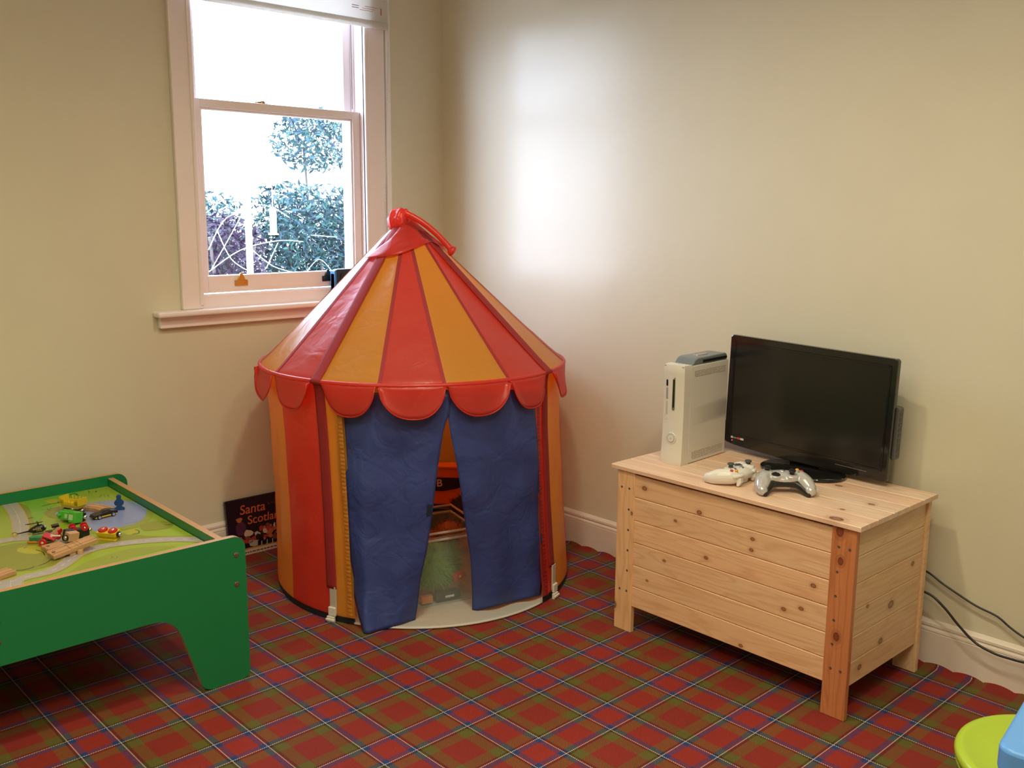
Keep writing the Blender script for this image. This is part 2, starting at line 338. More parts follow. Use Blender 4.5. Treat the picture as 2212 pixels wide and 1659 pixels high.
# roller blind
bl = thing('roller_blind', 'translucent white roller blind pulled up at the top of the window', 'blind', (-.776, -.05, 2.30)); OB = Vector((-.776, -.05, 2.30))
M_bl = mat('blind_fabric', (.78, .76, .72), .7, trans=.45, bump=.05, bs=200)
q = MB(); q.box(tuple(Vector((-1.226, -.045, 2.012))-OB), tuple(Vector((-.318, -.0435, 2.30))-OB)); q.build('blind_fabric', M_bl, bl)
q = MB(); q.box(tuple(Vector((-1.226, -.049, 2.002))-OB), tuple(Vector((-.318, -.040, 2.030))-OB)); q.build('bottom_bar', M_bl, bl, bev=.003)
q = MB(); q.cyl((-.46, -.002, .02), .022, .92, 'X', 20); q.build('roller_tube', M_bl, bl, smooth=True)
pm = mat('blind_print', (.50, .18, .15), .8); pm2 = mat('blind_print_dark', (.22, .14, .16), .8)
q = MB()
for i in range(3): q.box((.350-.012*i, .0045, -.222-.0075*i), (.408-.01*i, .0052, -.2205-.0075*i))
q.box((.424, .0045, -.245), (.430, .0052, -.22)); q.build('printed_marks', pm, bl)
q = MB()
for i in range(2): q.box((.29, .0045, -.224-.008*i), (.322, .0052, -.222-.008*i))
q.build('printed_marks', pm2, bl)
q = MB(); c0 = Vector((-.303, -.045, 2.30)); c1 = Vector((-.350, -.045, 1.12)); L = (c1-c0).length
for k in range(150):
    p = c0.lerp(c1, k/149)-OB; q.ball(tuple(p), .0027, n=6)
q.tube([tuple(c0-OB), tuple(c1-OB)], .0009, 5); q.build('bead_chain', mat('chain_white', (.75, .73, .70), .3), bl, smooth='all')
q = MB(); q.cyl((.46, -.002, .02), .026, .015, 'X', 20); q.build('chain_wheel', M_white, bl)
# ------------------------------------------------------------------ outside
M_ground = mat('pale_gravel', (.42, .42, .36), .9, var=.3, vs=5)
struct(MB().box((-30, .3, -.5), (60, 80, -.45)).build('ground', M_ground))
def leafmass(q, cen, rad, n, sz, rnd, mi=2, boxy=False):
    for i in range(n):
        while boxy:
            p = Vector((rnd.uniform(-1, 1), rnd.uniform(-1, 1), rnd.uniform(-1, 1)))
            if abs(p.x)**6+abs(p.y)**6+abs(p.z)**6 < 1 and rnd.random() > max(0, p.z-.55)*1.6: break
        while not boxy:
            p = Vector((rnd.uniform(-1, 1), rnd.uniform(-1, 1), rnd.uniform(-1, 1)))
            if p.length < 1: break
        p = Vector((cen[0]+p.x*rad[0], cen[1]+p.y*rad[1], cen[2]+p.z*rad[2]))
        a = Vector((rnd.gauss(0, 1), rnd.gauss(0, 1), rnd.gauss(0, 1)+.6)).normalized(); t = a.orthogonal().normalized(); bb = a.cross(t)
        th = rnd.uniform(0, 6.28); d = t*cos(th)+bb*sin(th); e = a.cross(d); L_ = sz*rnd.uniform(.6, 1.4); wd = L_*.32
        q.add([p-d*L_*.5, p+e*wd*.5+a*wd*.2, p+d*L_*.5, p-e*wd*.5+a*wd*.2], [(0, 1, 2, 3)], rnd.randrange(mi))
leafA = [mat('leaf_teal', (.014, .066, .080), .5, trans=.2), mat('leaf_green', (.025, .088, .070), .5, trans=.2), mat('leaf_dark', (.006, .024, .038), .6)]
leafP = [mat('leaf_plum', (.024, .010, .034), .5, trans=.2), mat('leaf_plum_dark', (.015, .010, .026), .5)]
barkm = mat('bark', (.10, .09, .08), .9); barkw = mat('pale_bark', (.26, .30, .30), .8)
def shrub(label, cen, rad, n, sz, mats, seed, stems=5, bark=barkm, boxy=False):
    rnd = random.Random(seed); t = thing('garden_shrub', label, 'shrub', (cen[0], cen[1], -.45), group=None)
    q = MB(); leafmass(q, (0, 0, cen[2]+.45), rad, n, sz, rnd, len(mats), boxy); q.build('foliage', mats, t)
    q = MB()
    for i in range(stems):
        a = rnd.uniform(0, 6.28); x, y = rad[0]*.8*cos(a), rad[1]*.8*sin(a)
        q.tube(spline([(x*.1, y*.1, 0), (x*.4, y*.4, (cen[2]+.45)*.5), (x, y, cen[2]+.45+rad[2]*rnd.uniform(-.2, .8))], 5), .012)
    q.build('stem', bark, t)
h1, h2_, h3, h4 = PY(655, 470, 3.9), PY(470, 480, 4.0), PY(520, 575, 3.0), PY(680, 305, 4.5)
shrub('tall leafy hedge seen through the right of the lower window pane', (h1.x+.14, 3.9, .72), (.54, .35, .80), 14000, .066, leafA, 1, 12, boxy=True)
shrub('leafy hedge behind the pale pole outside the window', (h2_.x-.26, 3.95, .66), (.38, .35, .78), 9000, .066, leafA, 2, 9, boxy=True)
shrub('purple leaved shrub low in the garden outside the window', (h3.x-.05, 3.1, h3.z+.05), (.30, .25, .33), 1700, .06, leafP, 3, 6)
shrub('overhanging leafy tree branch high outside the lower pane', (h4.x+.12, 4.7, h4.z+.02), (.42, .4, .30), 1500, .07, leafA, 4, 1)
# pale pole, bare branches, bird feeder
p = PY(536, 470, 2.72)
q = MB(); q.cyl((0, 0, 0), .022, p.z+.45+.28, n=12); tag(q.build('garden_pole', mat('pole_white', (.85, .85, .84), .5), smooth=True, loc=(p.x, 2.72, -.45)), 'pale upright pole standing in front of the hedge outside', 'pole')
rnd = random.Random(5); br = thing('bare_branch', 'tangle of pale bare branches low outside the lower pane', 'branch', tuple(PY(560, 560, 2.6)))
bo = Vector(br.location)
for k, pts in enumerate([[(445, 592), (520, 540), (600, 520), (655, 522)], [(450, 540), (490, 470), (560, 455)], [(536, 440), (585, 447), (625, 470)], [(545, 540), (590, 575), (640, 590)], [(600, 525), (575, 580)], [(470, 500), (500, 560), (545, 590)], [(445, 460), (500, 420), (560, 400)], [(672, 508), (728, 512)], [(450, 1004), (456, 700), (450, 590)], [(480, 350), (500, 400), (512, 470)], [(660, 590), (690, 560), (720, 590)], [(455, 585), (500, 505), (530, 450)]]):
    q = MB(); P3 = [PY(x, y, 2.6+.05*(k % 4))-bo for x, y in pts]; q.tube(spline(P3, 5), .0035 if k < 8 else .003, 6); q.build('twig', barkw, br, smooth='all')
p = PY(590, 478, 2.9); q = MB()
bf = thing('bird_feeder', 'hanging tube bird feeder in the garden beyond the window', 'bird feeder', tuple(p))
MB().cyl((0, 0, -.085), .024, .16, n=16).build('seed_tube', mat('feeder_clear', (.60, .72, .74), .3), bf, smooth=True)
MB().lathe([(.036, .075), (.030, .085), (.005, .10)], n=16).build('cap', M_white, bf, smooth=True)
MB().lathe([(.038, -.095), (.034, -.085)], n=16).build('tray', M_white, bf, smooth=True)
MB().tube([(0, 0, .1), (0, 0, .24)], .003, 6).build('hook', M_steel, bf)
# dark handset on the sill
p = PY(741, 604, -.028)
hs = thing('baby_monitor', 'small dark blue device standing on the window sill behind the tent roof', 'baby monitor', (p.x+.012, -.030, .9486))
MB().prism(rrect(-.062, 0, .062, .122, .018), -.014, .014, T=Matrix.Rotation(pi/2, 4, 'X')).build('casing', mat('navy_plastic', (.010, .018, .05), .25), hs, bev=.003)
MB().prism(rrect(-.036, .012, .050, .108, .012), .0142, .017, T=Matrix.Rotation(pi/2, 4, 'X')).build('front_panel', M_black, hs, bev=.001)
MB().prism(rrect(-.062, .004, -.054, .118, .003), -.0155, .0155, T=Matrix.Rotation(pi/2, 4, 'X')).build('side_trim', mat('blue_trim', (.05, .22, .48), .2), hs)
#==PART2==
# ------------------------------------------------------------------ play tent
TB = Vector((-.620, -.630, 0)); TE = Vector((-.645, -.610, .785)); TA = Vector((-.664, -.594, 1.288))
def tc_(z):
    if z <= .785: return TB.lerp(TE, z/.785)
    return TE.lerp(TA, (z-.785)/(1.288-.785))
def NZf(x, y, z, s): return NZ.noise(Vector((x*s, y*s, z*s)))
PH0 = -162.5
def tp(a, r, z):                                  # point of the tent in its own frame (origin on the floor at its centre)
    c = tc_(z)-TB; return (c.x+r*cos(RD(a)), c.y+r*sin(RD(a)), z)
def wall_r(z): return interp([(0, .522), (.03, .526), (.12, .521), (.35, .513), (.6, .510), (.75, .514), (.79, .522)], z)
def roof_r(z): return interp([(.785, .530), (.790, .528), (.82, .494), (1.0, .305), (1.20, .098), (1.262, .030)], z)
F_red = fabric('red_nylon', (.86, .085, .060), .40, .62, .22, .9); F_yel = fabric('yellow_nylon', (.97, .50, .075), .40, .64, .22, .9); F_strap = fabric('dark_red_nylon', (.30, .012, .014), .8, .06, .15)
F_blue = fabric('blue_nylon', (.036, .062, .26), .5, .12, .45); F_seam = mat('red_stitching', (.30, .014, .020), .7); F_sheet = fabric('grey_groundsheet', (.42, .41, .38), .5, .02, .4)
tent = thing('play_tent', 'red and yellow striped circus play tent with blue door curtains', 'tent', tuple(TB))
STR = 22.5
def stripecol(a):                                 # 0 red 1 yellow
    return int(((a-PH0)//STR) % 2 == 0)
NS = 8
q = MB()
def rf(u, v):
    a = PH0+360*u; z = lerp(.785, 1.262, v); r = roof_r(z)
    s = ((a-PH0) % STR)/STR; sag = -.010*sin(pi*s)*sin(pi*min(v*1.1, 1))
    wr = (.004*NZf(cos(RD(a))*r, sin(RD(a))*r, z*.6, 9)+.0015*NZf(cos(RD(a))*r, sin(RD(a))*r, z, 26))*sin(pi*s)*min(1, r/.2)
    r += sag+wr; return tp(a, r, z)
q.grid(rf, 16*NS, 60, mf=lambda i, j: (i//NS) % 2 == 0 and 1 or 0)
q.build('roof', [F_red, F_yel], tent, smooth='all', weld=True)
# stitched seams lie on the red side of every colour change
q = MB()
for k in range(16):
    if k % 4 == 0: continue
    a0 = PH0+k*STR; sd = 1 if k % 2 == 1 else -1
    def sm(u, v):
        z = lerp(.787, 1.255, v); r = roof_r(z)+.0015; w = .012; a = a0+sd*math.degrees(w*u/r); s = w*u/r/RD(STR)
        return tp(a, r-.010*sin(pi*s)*sin(pi*min(v*1.1, 1))+.0012*(1 if int(v*160) % 2 else 0)*(u in (0, 1) and .4 or 1), z)
    q.grid(sm, 2, 160)
q.build('seam', F_seam, tent, smooth='all')
# wall, leaving the doorway open
DL, DR = -153.6, -79.6
q = MB(); edges = sorted([DR]+[PH0+STR*k for k in range(4, 17)]+[DL+360]); edges = [49.5 if abs(e-40) < .1 else e for e in edges if DR <= e <= DL+360]
for a0, a1 in zip(edges, edges[1:]):
    am = (a0+a1)/2; nn = max(2, int((a1-a0)/2.4)); ci = stripecol(am)
    def wf(u, v):
        a = lerp(a0, a1, u); z = lerp(.022, .79, v); s = ((a-PH0) % STR)/STR
        r = wall_r(z)+(.008*NZf(cos(RD(a))*.5, sin(RD(a))*.5, z*.45, 8)+.004*NZf(cos(RD(a))*.5, sin(RD(a))*.5, z*.5, 24))*sin(pi*v)**.5*(.3+sin(pi*s))
        return tp(a, r, z)
    q.grid(wf, nn, 40, ci)
q.build('wall_cloth', [F_red, F_yel], tent, smooth='all', weld=True, angle=50)
q = MB(); 
def bh(u, v): a = DR+(360+DL-DR)*u; return tp(a, .524, lerp(0.002, .026, v))
q.grid(bh, 90, 1); q.build('base_band', mat('black_tape', (.008, .007, .009), .8), tent, smooth='all')
hemm = [fabric('red_hem', (.34, .014, .014), .4, .1), fabric('yellow_hem', (.50, .19, .02), .4, .1)]
for a0, sd, mi in ((DL, -1, 1), (DR, 1, 0)):
    def hm(u, v):
        z = lerp(.03, .74, v); a = a0+sd*math.degrees(.016*u/.52); return tp(a, wall_r(z)+.012+(.0016 if int(v*110) % 2 else 0)*(u > .1 and u < .9), z)
    q = MB(); q.grid(hm, 3, 220); q.build('door_hem', hemm[mi], tent, smooth='all')
# eave ring and scalloped valance
q = MB(); q.rings([[tuple(Vector(tp(a, .529+.0075*cos(t), .784+.0075*sin(t)))) for t in [2*pi*j/8 for j in range(8)]] for a in range(0, 361, 4)], caps=False)
q.build('eave_piping', F_red, tent, smooth='all')
for k in range(16):
    a0 = PH0+k*STR+(2.0 if k % 4 == 0 else .5); a1 = PH0+(k+1)*STR-(2.0 if k % 4 == 3 else .5); sd = random.Random(k)
    ph = sd.uniform(0, 6)
    def vf(u, v):
        a = lerp(a0, a1, u); hh = .094*(1-abs(2*u-1)**2.3)**.62+.004; d = hh*v
        return tp(a, .534+.012*v*sin(2.2*u+ph)*v+.004*sin(9*u+ph)*v+.004*v, .782-d)
    q = MB(); q.grid(vf, 26, 8); q.build('valance_scallop', F_red, tent, smooth='all', solid=.0015)
    q = MB(); q.tube([vf(i/26, 1.0) for i in range(27)], .0022, 5); q.build('scallop_hem', F_red, tent, smooth='all')
# four pole sleeves with buckles
M_buck = mat('grey_buckle', (.50, .46, .40), .4)
for k in range(4):
    a0 = PH0+90*k
    q = MB()
    def sf(u, v):
        if v < .5: z = lerp(.112, .785, v*2); r = wall_r(z)+.004
        else: z = lerp(.785, 1.25, v*2-1); r = roof_r(z)+.004
        if .497 < v < .503: r += .006
        w = .038; x = (u-.5)*w; a = a0+math.degrees(x/max(r, .03)); return tp(a, r+.0025*(1-(2*u-1)**2), z)
    q.grid(sf, 6, 120); q.build('pole_sleeve', F_strap, tent, smooth='all', solid=.0012)
    T = Matrix.Translation(Vector(tp(a0, .529, 0))) @ Matrix.Rotation(RD(a0), 4, 'Z')
    q = MB(); q.box((-.002, -.010, .03), (.001, .012, .118), T=T).box((-.003, -.013, .03), (-.001, -.008, .118), T=T).box((-.003, .010, .03), (-.001, .015, .118), T=T)
    q.build('tension_tab', M_buck, tent, bev=.0008)
    q = MB(); q.box((0, -.013, .022), (.008, .015, .050), T=T).box((.002, -.017, .000), (.012, .012, .020), T=T).box((.010, -.019, .006), (.016, .016, .013), T=T)
    q.build('buckle', M_white, tent, bev=.0015)
# door curtains, boundaries read off against the round wall
tbx = (TB.x, TB.y)
def tl(p): return p-TB
Lrows = [(0, 848, 732, 976), (.06, 888, 731, 972), (.12, 930, 732, 958), (.3, 1010, 734, 946), (.5, 1120, 744, 934), (.65, 1200, 752, 922), (.8, 1270, 762, 908), (.92, 1330, 776, 902), (1.0, 1365, 787, 897)]
def lf(u, v):
    y = interp([(a, b) for a, b, _, _ in Lrows], v); xl = interp([(a, c) for a, _, c, _ in Lrows], v); xr = interp([(a, c) for a, _, _, c in Lrows], v)
    yl, yr = y+8*v, y-26*v*v
    r = interp([(0, .508), (.3, .524), (.7, .540), (1, .575)], v)
    r = lerp(r, interp([(0, .508), (.5, .505), (1, .470)], v), u**1.3)
    x = lerp(xl, xr, u); yy = lerp(yl, yr, u)
    r = lerp(.513, r, min(1, u*5+max(0, v-.8)*5))
    r += .012*sin(u*7+v*2.2)*min(1, 3*v)*sin(pi*u)+.009*NZf(u*.5, v*.9, 1, 7)*min(1, v*4)
    p = PCYL(x, yy, r, tbx); p.z = max(p.z, .004); return tuple(tl(p))
q = MB(); q.grid(lf, 30, 50); q.build('door_curtain', F_blue, tent, smooth='all', solid=.001)
Rrows = [(0, 842, 962, 1158), (.06, 888, 966, 1156), (.15, 930, 972, 1160), (.35, 1020, 990, 1165), (.55, 1100, 1001, 1170), (.75, 1190, 1016, 1175), (.9, 1260, 1020, 1173), (1.0, 1300, 1020, 1168)]
def rg(u, v):
    y = interp([(a, b) for a, b, _, _ in Rrows], v); xl = interp([(a, c) for a, _, c, _ in Rrows], v); xr = interp([(a, c) for a, _, _, c in Rrows], v)
    yl, yr = y+22*v*v, y-14*v*v
    r = lerp(interp([(0, .507), (.4, .50), (1, .43)], v), interp([(0, .505), (1, .505)], v), u**.7)
    r += .013*sin(u*8+1.2-v*1.5)*min(1, 3*v)*sin(pi*u)+.008*NZf(u*.5, v*.9, 5, 7)*min(1, v*4)
    p = PCYL(lerp(xl, xr, u), lerp(yl, yr, u), r, tbx); p.z = max(p.z, .006); return tuple(tl(p))
q = MB(); q.grid(rg, 30, 50); q.build('door_curtain', F_blue, tent, smooth='all', solid=.001)
q = MB()
def vel(u, v):
    a = Vector(lf(.93+.06*u, .455+.045*v)); d = (CAM-TB-a).normalized(); return tuple(a+d*.003)
q.grid(vel, 2, 3); q.build('velcro_patch', mat('velcro', (.012, .016, .045), .95), tent, solid=.001)
q = MB(); q.lathe([(.0, .003), (.515, .003), (.523, .006), (.523, .009), (.515, .010), (.0, .008)], n=96, caps=False); o = q.build('ground_sheet', F_sheet, tent, smooth='all')
q = MB(); q.rings([[(.523*cos(RD(a))+.004*cos(t)*cos(RD(a)), .523*sin(RD(a))+.004*cos(t)*sin(RD(a)), .006+.004*sin(t)) for t in [2*pi*j/6 for j in range(6)]] for a in range(-154, -79, 2)]); q.build('sheet_piping', mat('piping_white', (.55, .54, .52), .6), tent, smooth='all')
# gathered tip, pennant and its rolled edge
def cone_pt(x, y, off):
    lo, hi = 1.2, 7.; d = ray(x, y)/F
    best = None; prev = None
    for i in range(900):
        t = 2.6+i*.002; p = CAM+d*t
        if p.z > 1.34 or p.z < .7: continue
        c = tc_(min(p.z, 1.288)); r = roof_r(min(p.z, 1.262)) if p.z < 1.262 else .03
        dist = hypot(p.x-c.x, p.y-c.y)-(r+off)
        if best is None or dist < best[0]: best = (dist, p)
        if dist <= 0: return p
    return best[1]
q = MB()
def knob(u, v):
    a = 2*pi*u; z = lerp(-1, 1, v); rr = sqrt(max(0, 1-z*z))**.8
    wr = 1+.10*sin(a*9+z*3)*rr+.12*NZf(cos(a), sin(a), z, 2.5)
    return (.050*rr*wr*cos(a), .046*rr*wr*sin(a), .044*z+.006*NZf(cos(a), sin(a), z, 3))
kp = onp(869, 480, fw, TA)-TB
q.grid(knob, 40, 18, T=Matrix.Translation(kp) @ Matrix.Rotation(.5, 4, 'Y')); q.lathe([(.030, -.05), (.022, -.03), (.024, -.02)], T=Matrix.Translation(kp), n=20)
q.build('gathered_tip', F_red, tent, smooth='all')
top = [(866, 500), (866, 484), (880, 468), (896, 478), (930, 508), (957, 528)]; bot = [(787, 557), (822, 556), (862, 550), (900, 535), (932, 521), (962, 538)]
def flag(u, v):
    k = u*5; i = min(int(k), 4); f = k-i
    a = Vector((lerp(top[i][0], top[i+1][0], f), lerp(top[i][1], top[i+1][1], f))); c = Vector((lerp(bot[i][0], bot[i+1][0], f), lerp(bot[i][1], bot[i+1][1], f)))
    p = a.lerp(c, v); off = .010+.010*sin(u*6)*sin(pi*v)+.006*NZf(u, v, 3, 5); return tuple(cone_pt(p.x, p.y, off)-TB)
q = MB(); q.grid(flag, 24, 14); q.build('pennant', F_red, tent, smooth='all', solid=.0012)
pts = [(875, 460), (897, 471), (920, 486), (945, 507), (965, 528), (976, 541), (982, 546)]
P3 = [onp(x, y, fw, Vector(TA)+Vector((-.05, -.05, 0))) - TB for x, y in pts]
q = MB(); q.tube(spline(P3, 6), [.0105]*24+[.011]*4+[.013, .016, .018, .0185, .0185, .018, .015, .010, .003], 12); q.build('pennant_roll', F_red, tent, smooth='all')
# what is kept inside
M_bin = mat('frosted_plastic', (.62, .66, .60), .35, alpha=.13); p0, p1 = PZ(893, 1316.5, .011), PZ(1040, 1288, .011)
bw = (p1-p0).length; ba = atan2((p1-p0).y, (p1-p0).x)
bn = thing('storage_box', 'clear plastic storage box of soft toys inside the tent doorway', 'storage box', tuple((p0+p1)/2), ba)
hb = .235; bd = .26; L2 = bw/2
q = MB()
for a, c in (((-L2, 0, 0), (L2, .003, hb)), ((-L2, bd-.003, 0), (L2, bd, hb)), ((-L2, 0, 0), (-L2+.003, bd, hb)), ((L2-.003, 0, 0), (L2, bd, hb)), ((-L2, 0, 0), (L2, bd, .003))): q.box(a, c)
q.build('box_body', M_bin, bn, bev=.001)
M_rim = mat('clear_rim', (.62, .52, .46), .3, alpha=.75)
q = MB(); 
for z in (hb-.012, hb+.012): 
    q.box((-L2-.006, -.007, z), (L2+.006, 0, z+.006)).box((-L2-.006, bd, z), (L2+.006, bd+.006, z+.006)).box((-L2-.006, 0, z), (-L2, bd, z+.006)).box((L2, 0, z), (L2+.006, bd, z+.006))
q.build('box_rim', M_rim, bn, bev=.001)
def fuzz(q, c, rad, n, ln, rnd, mi=0):
    for i in range(n):
        d = Vector((rnd.gauss(0, 1), rnd.gauss(0, 1), rnd.gauss(0, 1))).normalized(); p = Vector(c)+Vector((d.x*rad[0], d.y*rad[1], d.z*rad[2]))
        e = p+d*ln*rnd.uniform(.6, 1.2)+Vector((rnd.gauss(0, .3), rnd.gauss(0, .3), rnd.gauss(0, .3)))*ln; t = d.orthogonal().normalized()*.0016
        q.add([p-t, p+t, e], [(0, 1, 2)], mi)
rnd = random.Random(3); LOCB = lambda x, y, z: tuple(bn.matrix_world @ Vector((x, y, z)))
bpy.context.view_layer.update()
q = MB(); q.ball((0, 0, 0), 1, (.085, .055, .080), 20); fuzz(q, (0, 0, 0), (.083, .052, .078), 2600, .026, rnd)
tag(q.build('plush_toy', mat('lime_plush', (.16, .36, .04), .9), loc=LOCB(-.01, .085, .105), smooth='all'), 'fuzzy lime green plush toy pressed against the clear box wall', 'plush toy')
q = MB(); q.ball((0, 0, 0), 1, (.05, .04, .045), 16); fuzz(q, (0, 0, 0), (.05, .04, .045), 700, .016, rnd)
tag(q.build('plush_toy', mat('rust_plush', (.36, .10, .03), .9), loc=LOCB(.075, .16, .18), smooth='all'), 'orange brown plush toy at the top right of the clear box', 'plush toy')
q = MB(); q.box((-.022, -.010, -.012), (.022, .010, .012)); rc = thing('toy_block', 'small red toy with a yellow star inside the clear box', 'toy', LOCB(.048, .018, .083), ba, rot=(0, -.3, ba))
q.build('block_body', mat('toy_red', (.45, .02, .02), .35), rc, bev=.003)
q = MB(); q.prism([((.007 if i % 2 == 0 else .003)*cos(pi/2+i*pi/5), (.007 if i % 2 == 0 else .003)*sin(pi/2+i*pi/5)) for i in range(10)], .0102, .0112, T=Matrix.Rotation(pi/2, 4, 'X')); q.build('star', mat('toy_yellow', (.75, .48, .02), .35), rc)
q = MB(); q.box((-.045, -.02, -.013), (.045, .02, .013)); tv = thing('toy_vehicle', 'dark toy vehicle at the bottom of the clear box', 'toy vehicle', LOCB(.005, .026, .020), ba)
q.build('body', mat('toy_charcoal', (.02, .022, .022), .4), tv, bev=.005); MB().box((-.012, -.0215, -.003), (.02, -.0195, .004)).build('window_strip', mat('toy_silver', (.6, .6, .6), .3), tv)
q = MB(); q.box((-.02, -.012, -.012), (.02, .012, .012)); tag(q.build('toy_brick', mat('toy_orange', (.60, .20, .06), .4), bev=.003, loc=LOCB(-.07, .02, .018), rot=(0, 0, ba)), 'orange toy brick low at the left of the clear box', 'toy brick')
# orange case with lettering behind
c0 = Vector((-.50, -.50, 0)); dv = Vector((sin(YAW), cos(YAW), 0)); oc = onp(970, 1052, dv, c0)
oz = thing('toy_case', 'orange toy case with a black band and white letter inside the tent', 'toy case', (oc.x, oc.y, .008), -YAW, rot=(0, 0, -YAW))
def oy(x, y): q_ = onp(x, y, dv, c0); return ((q_-oc).dot(r0), q_.z-.008)
xt, zt = oy(948, 1007)[0], oy(970, 1009)[1]
M_or = mat('orange_plastic', (.80, .17, .015), .4)
q = MB(); q.prism(rrect(-.14, 0.0, .16, zt, .012), 0, .07, T=Matrix.Translation((0, .07, 0)) @ Matrix.Rotation(pi/2, 4, 'X')); q.build('case_body', M_or, oz, bev=.002)
za, zb = oy(970, 1031)[1], oy(945, 1060)[1]
q = MB(); q.prism([(-.14, za), (.10, za-.002), (.13, za), (.09, za-.022), (.03, zb+.010), (-.02, zb), (-.14, zb)], 0.0004, .003, T=Matrix.Rotation(pi/2, 4, 'X')); q.build('dark_band', mat('band_dark', (.025, .008, .006), .5), oz)
q = MB(); q.box((-.14, -.006, zt-.004), (.16, .0, zt+.003)); q.build('top_lip', M_or, oz, bev=.001)
xB, zB = oy(943, 1050)
textmesh('letter', 'B', .040, mat('letter_white', (.75, .58, .55), .5), oz, (xB, -.0035, zB), (pi/2, 0, 0), bold=.0006)
q = MB(); q.box((-.10, -.05, .10), (.06, -.002, .125)).box((-.07, -.045, .03), (.07, -.002, .06)); q.build('clip_tray', M_or, oz, bev=.003)
rnd = random.Random(9); pb = onp(998, 1105, dv, Vector((-.60, -.62, 0)))
q = MB(); q.ball((0, 0, 0), 1, (.038, .038, .062), 18); fuzz(q, (0, 0, 0), (.036, .036, .06), 1100, .02, rnd)
tag(q.build('plush_toy', mat('brown_fur', (.055, .018, .010), .9), smooth='all', loc=tuple(pb)), 'dark brown furry plush toy sitting between the box and the orange case', 'plush toy')
q = MB(); pk = onp(955, 1118, dv, Vector((-.58, -.60, 0))); q.prism(rrect(-.07, 0, .05, .085, .015), -.03, .03, T=Matrix.Rotation(pi/2, 4, 'X')); q.cyl((-.03, -.034, .035), .018, .01, 'Y', 16)
tag(q.build('toy_engine', M_black, bev=.004, loc=(pk.x, pk.y, pk.z-.04), rot=(0, 0, -YAW)), 'black toy part lying in front of the orange case', 'toy')
# ------------------------------------------------------------------ picture book
bk = thing('picture_book', 'dark picture book leaning on the wall between the green table and the tent', 'book', (-1.090, -.052, .0), rot=(-RD(7.5), 0, RD(-2)))
bk.rotation_euler = (RD(-7.5), RD(0), RD(-2)); BWd, BHt = .275, .218
M_cov = mat('book_navy', (.010, .009, .022), .22, var=.1)
MB().box((0, 0, 0), (BWd, .0035, BHt)).box((0, .0115, 0), (BWd, .015, BHt)).box((-.003, 0, 0), (.002, .015, BHt)).build('cover', M_cov, bk, bev=.001)
MB().box((.002, .0035, .003), (BWd-.004, .0115, BHt-.003)).build('page_block', mat('page_paper', (.7, .66, .58), .8), bk)
bt = mat('book_orange', (.62, .13, .03), .5); RXp = (pi/2, 0, 0)
textmesh('title_lettering', 'Santa', .050, bt, bk, (.050, -.0002, .158), RXp, shear=.15, bold=.0003)
textmesh('title_lettering', 'is coming to', .016, mat('book_darkred', (.16, .03, .02), .5), bk, (.168, -.0002, .176), RXp)
textmesh('title_lettering', 'Scotland', .046, bt, bk, (.078, -.0002, .116), RXp, shear=.1, bold=.0003)
TX = Matrix.Rotation(pi/2, 4, 'X')
q = MB(); q.box((.002, -.0004, .0), (BWd-.002, 0, .020)); q.build('credit_strip', mat('book_cream', (.62, .48, .42), .5), bk)
q = MB(); rnd = random.Random(2); x = .03
while x < BWd-.02:
    wd = rnd.uniform(.006, .016); q.box((x, -.0006, .007), (x+wd, -.0004, .0115)); x += wd+.003
q.build('credit_lettering', mat('book_print', (.06, .05, .05), .6), bk)
q = MB(); rnd = random.Random(4)
def blob(cx, cz, rx, rz, mi, d, n=9, j=.35):
    q.prism([(cx+rx*cos(2*pi*i/n)*(1+rnd.uniform(-j, j)), cz+rz*sin(2*pi*i/n)*(1+rnd.uniform(-j, j))) for i in range(n)], d, d+.0002, mi, TX)
cols = [mat('pic_purple', (.07, .02, .06), .5), mat('pic_red', (.42, .03, .03), .5), mat('pic_tan', (.46, .13, .05), .5), mat('pic_brown', (.20, .05, .03), .5), mat('pic_cream', (.60, .48, .38), .5), mat('pic_ochre', (.50, .22, .03), .5), mat('pic_grey', (.42, .36, .34), .5), mat('pic_black', (.01, .01, .01), .5)]
blob(.050, .105, .022, .028, 0, .0002, 12, .1); blob(.046, .140, .011, .010, 2, .0006)
q.prism([(.038, .078), (.055, .046), (.088, .042), (.115, .072), (.088, .062), (.060, .060)], .0008, .001, 1, TX)
blob(.078, .082, .020, .016, 4, .0006); blob(.072, .066, .012, .008, 3, .0012)
blob(.045, .054, .016, .016, 5, .0006); blob(.095, .042, .026, .016, 6, .0008); blob(.105, .055, .01, .006, 1, .0011)
for i in range(46): blob(rnd.uniform(.11, .262), rnd.uniform(.040, .092)+.012*rnd.random(), rnd.uniform(.005, .014), rnd.uniform(.004, .011), rnd.choice([2, 2, 3, 3, 1, 4, 5, 7]), .0004+.00006*i, 8)
for i in range(12): q.prism([(.125+i*.0115, .024), (.129+i*.0115, .024), (.131+i*.0115, .042), (.127+i*.0115, .042)], .0014, .0016, 7 if i % 2 else 6, TX)
q.box((.03, -.0003, .020), (BWd-.002, 0, .026), 5)
for i in range(30): q.box((rnd.uniform(.01, BWd-.01), -.0006, 0), (0, 0, 0), 4) if 0 else None
q.build('cover_picture', cols, bk)
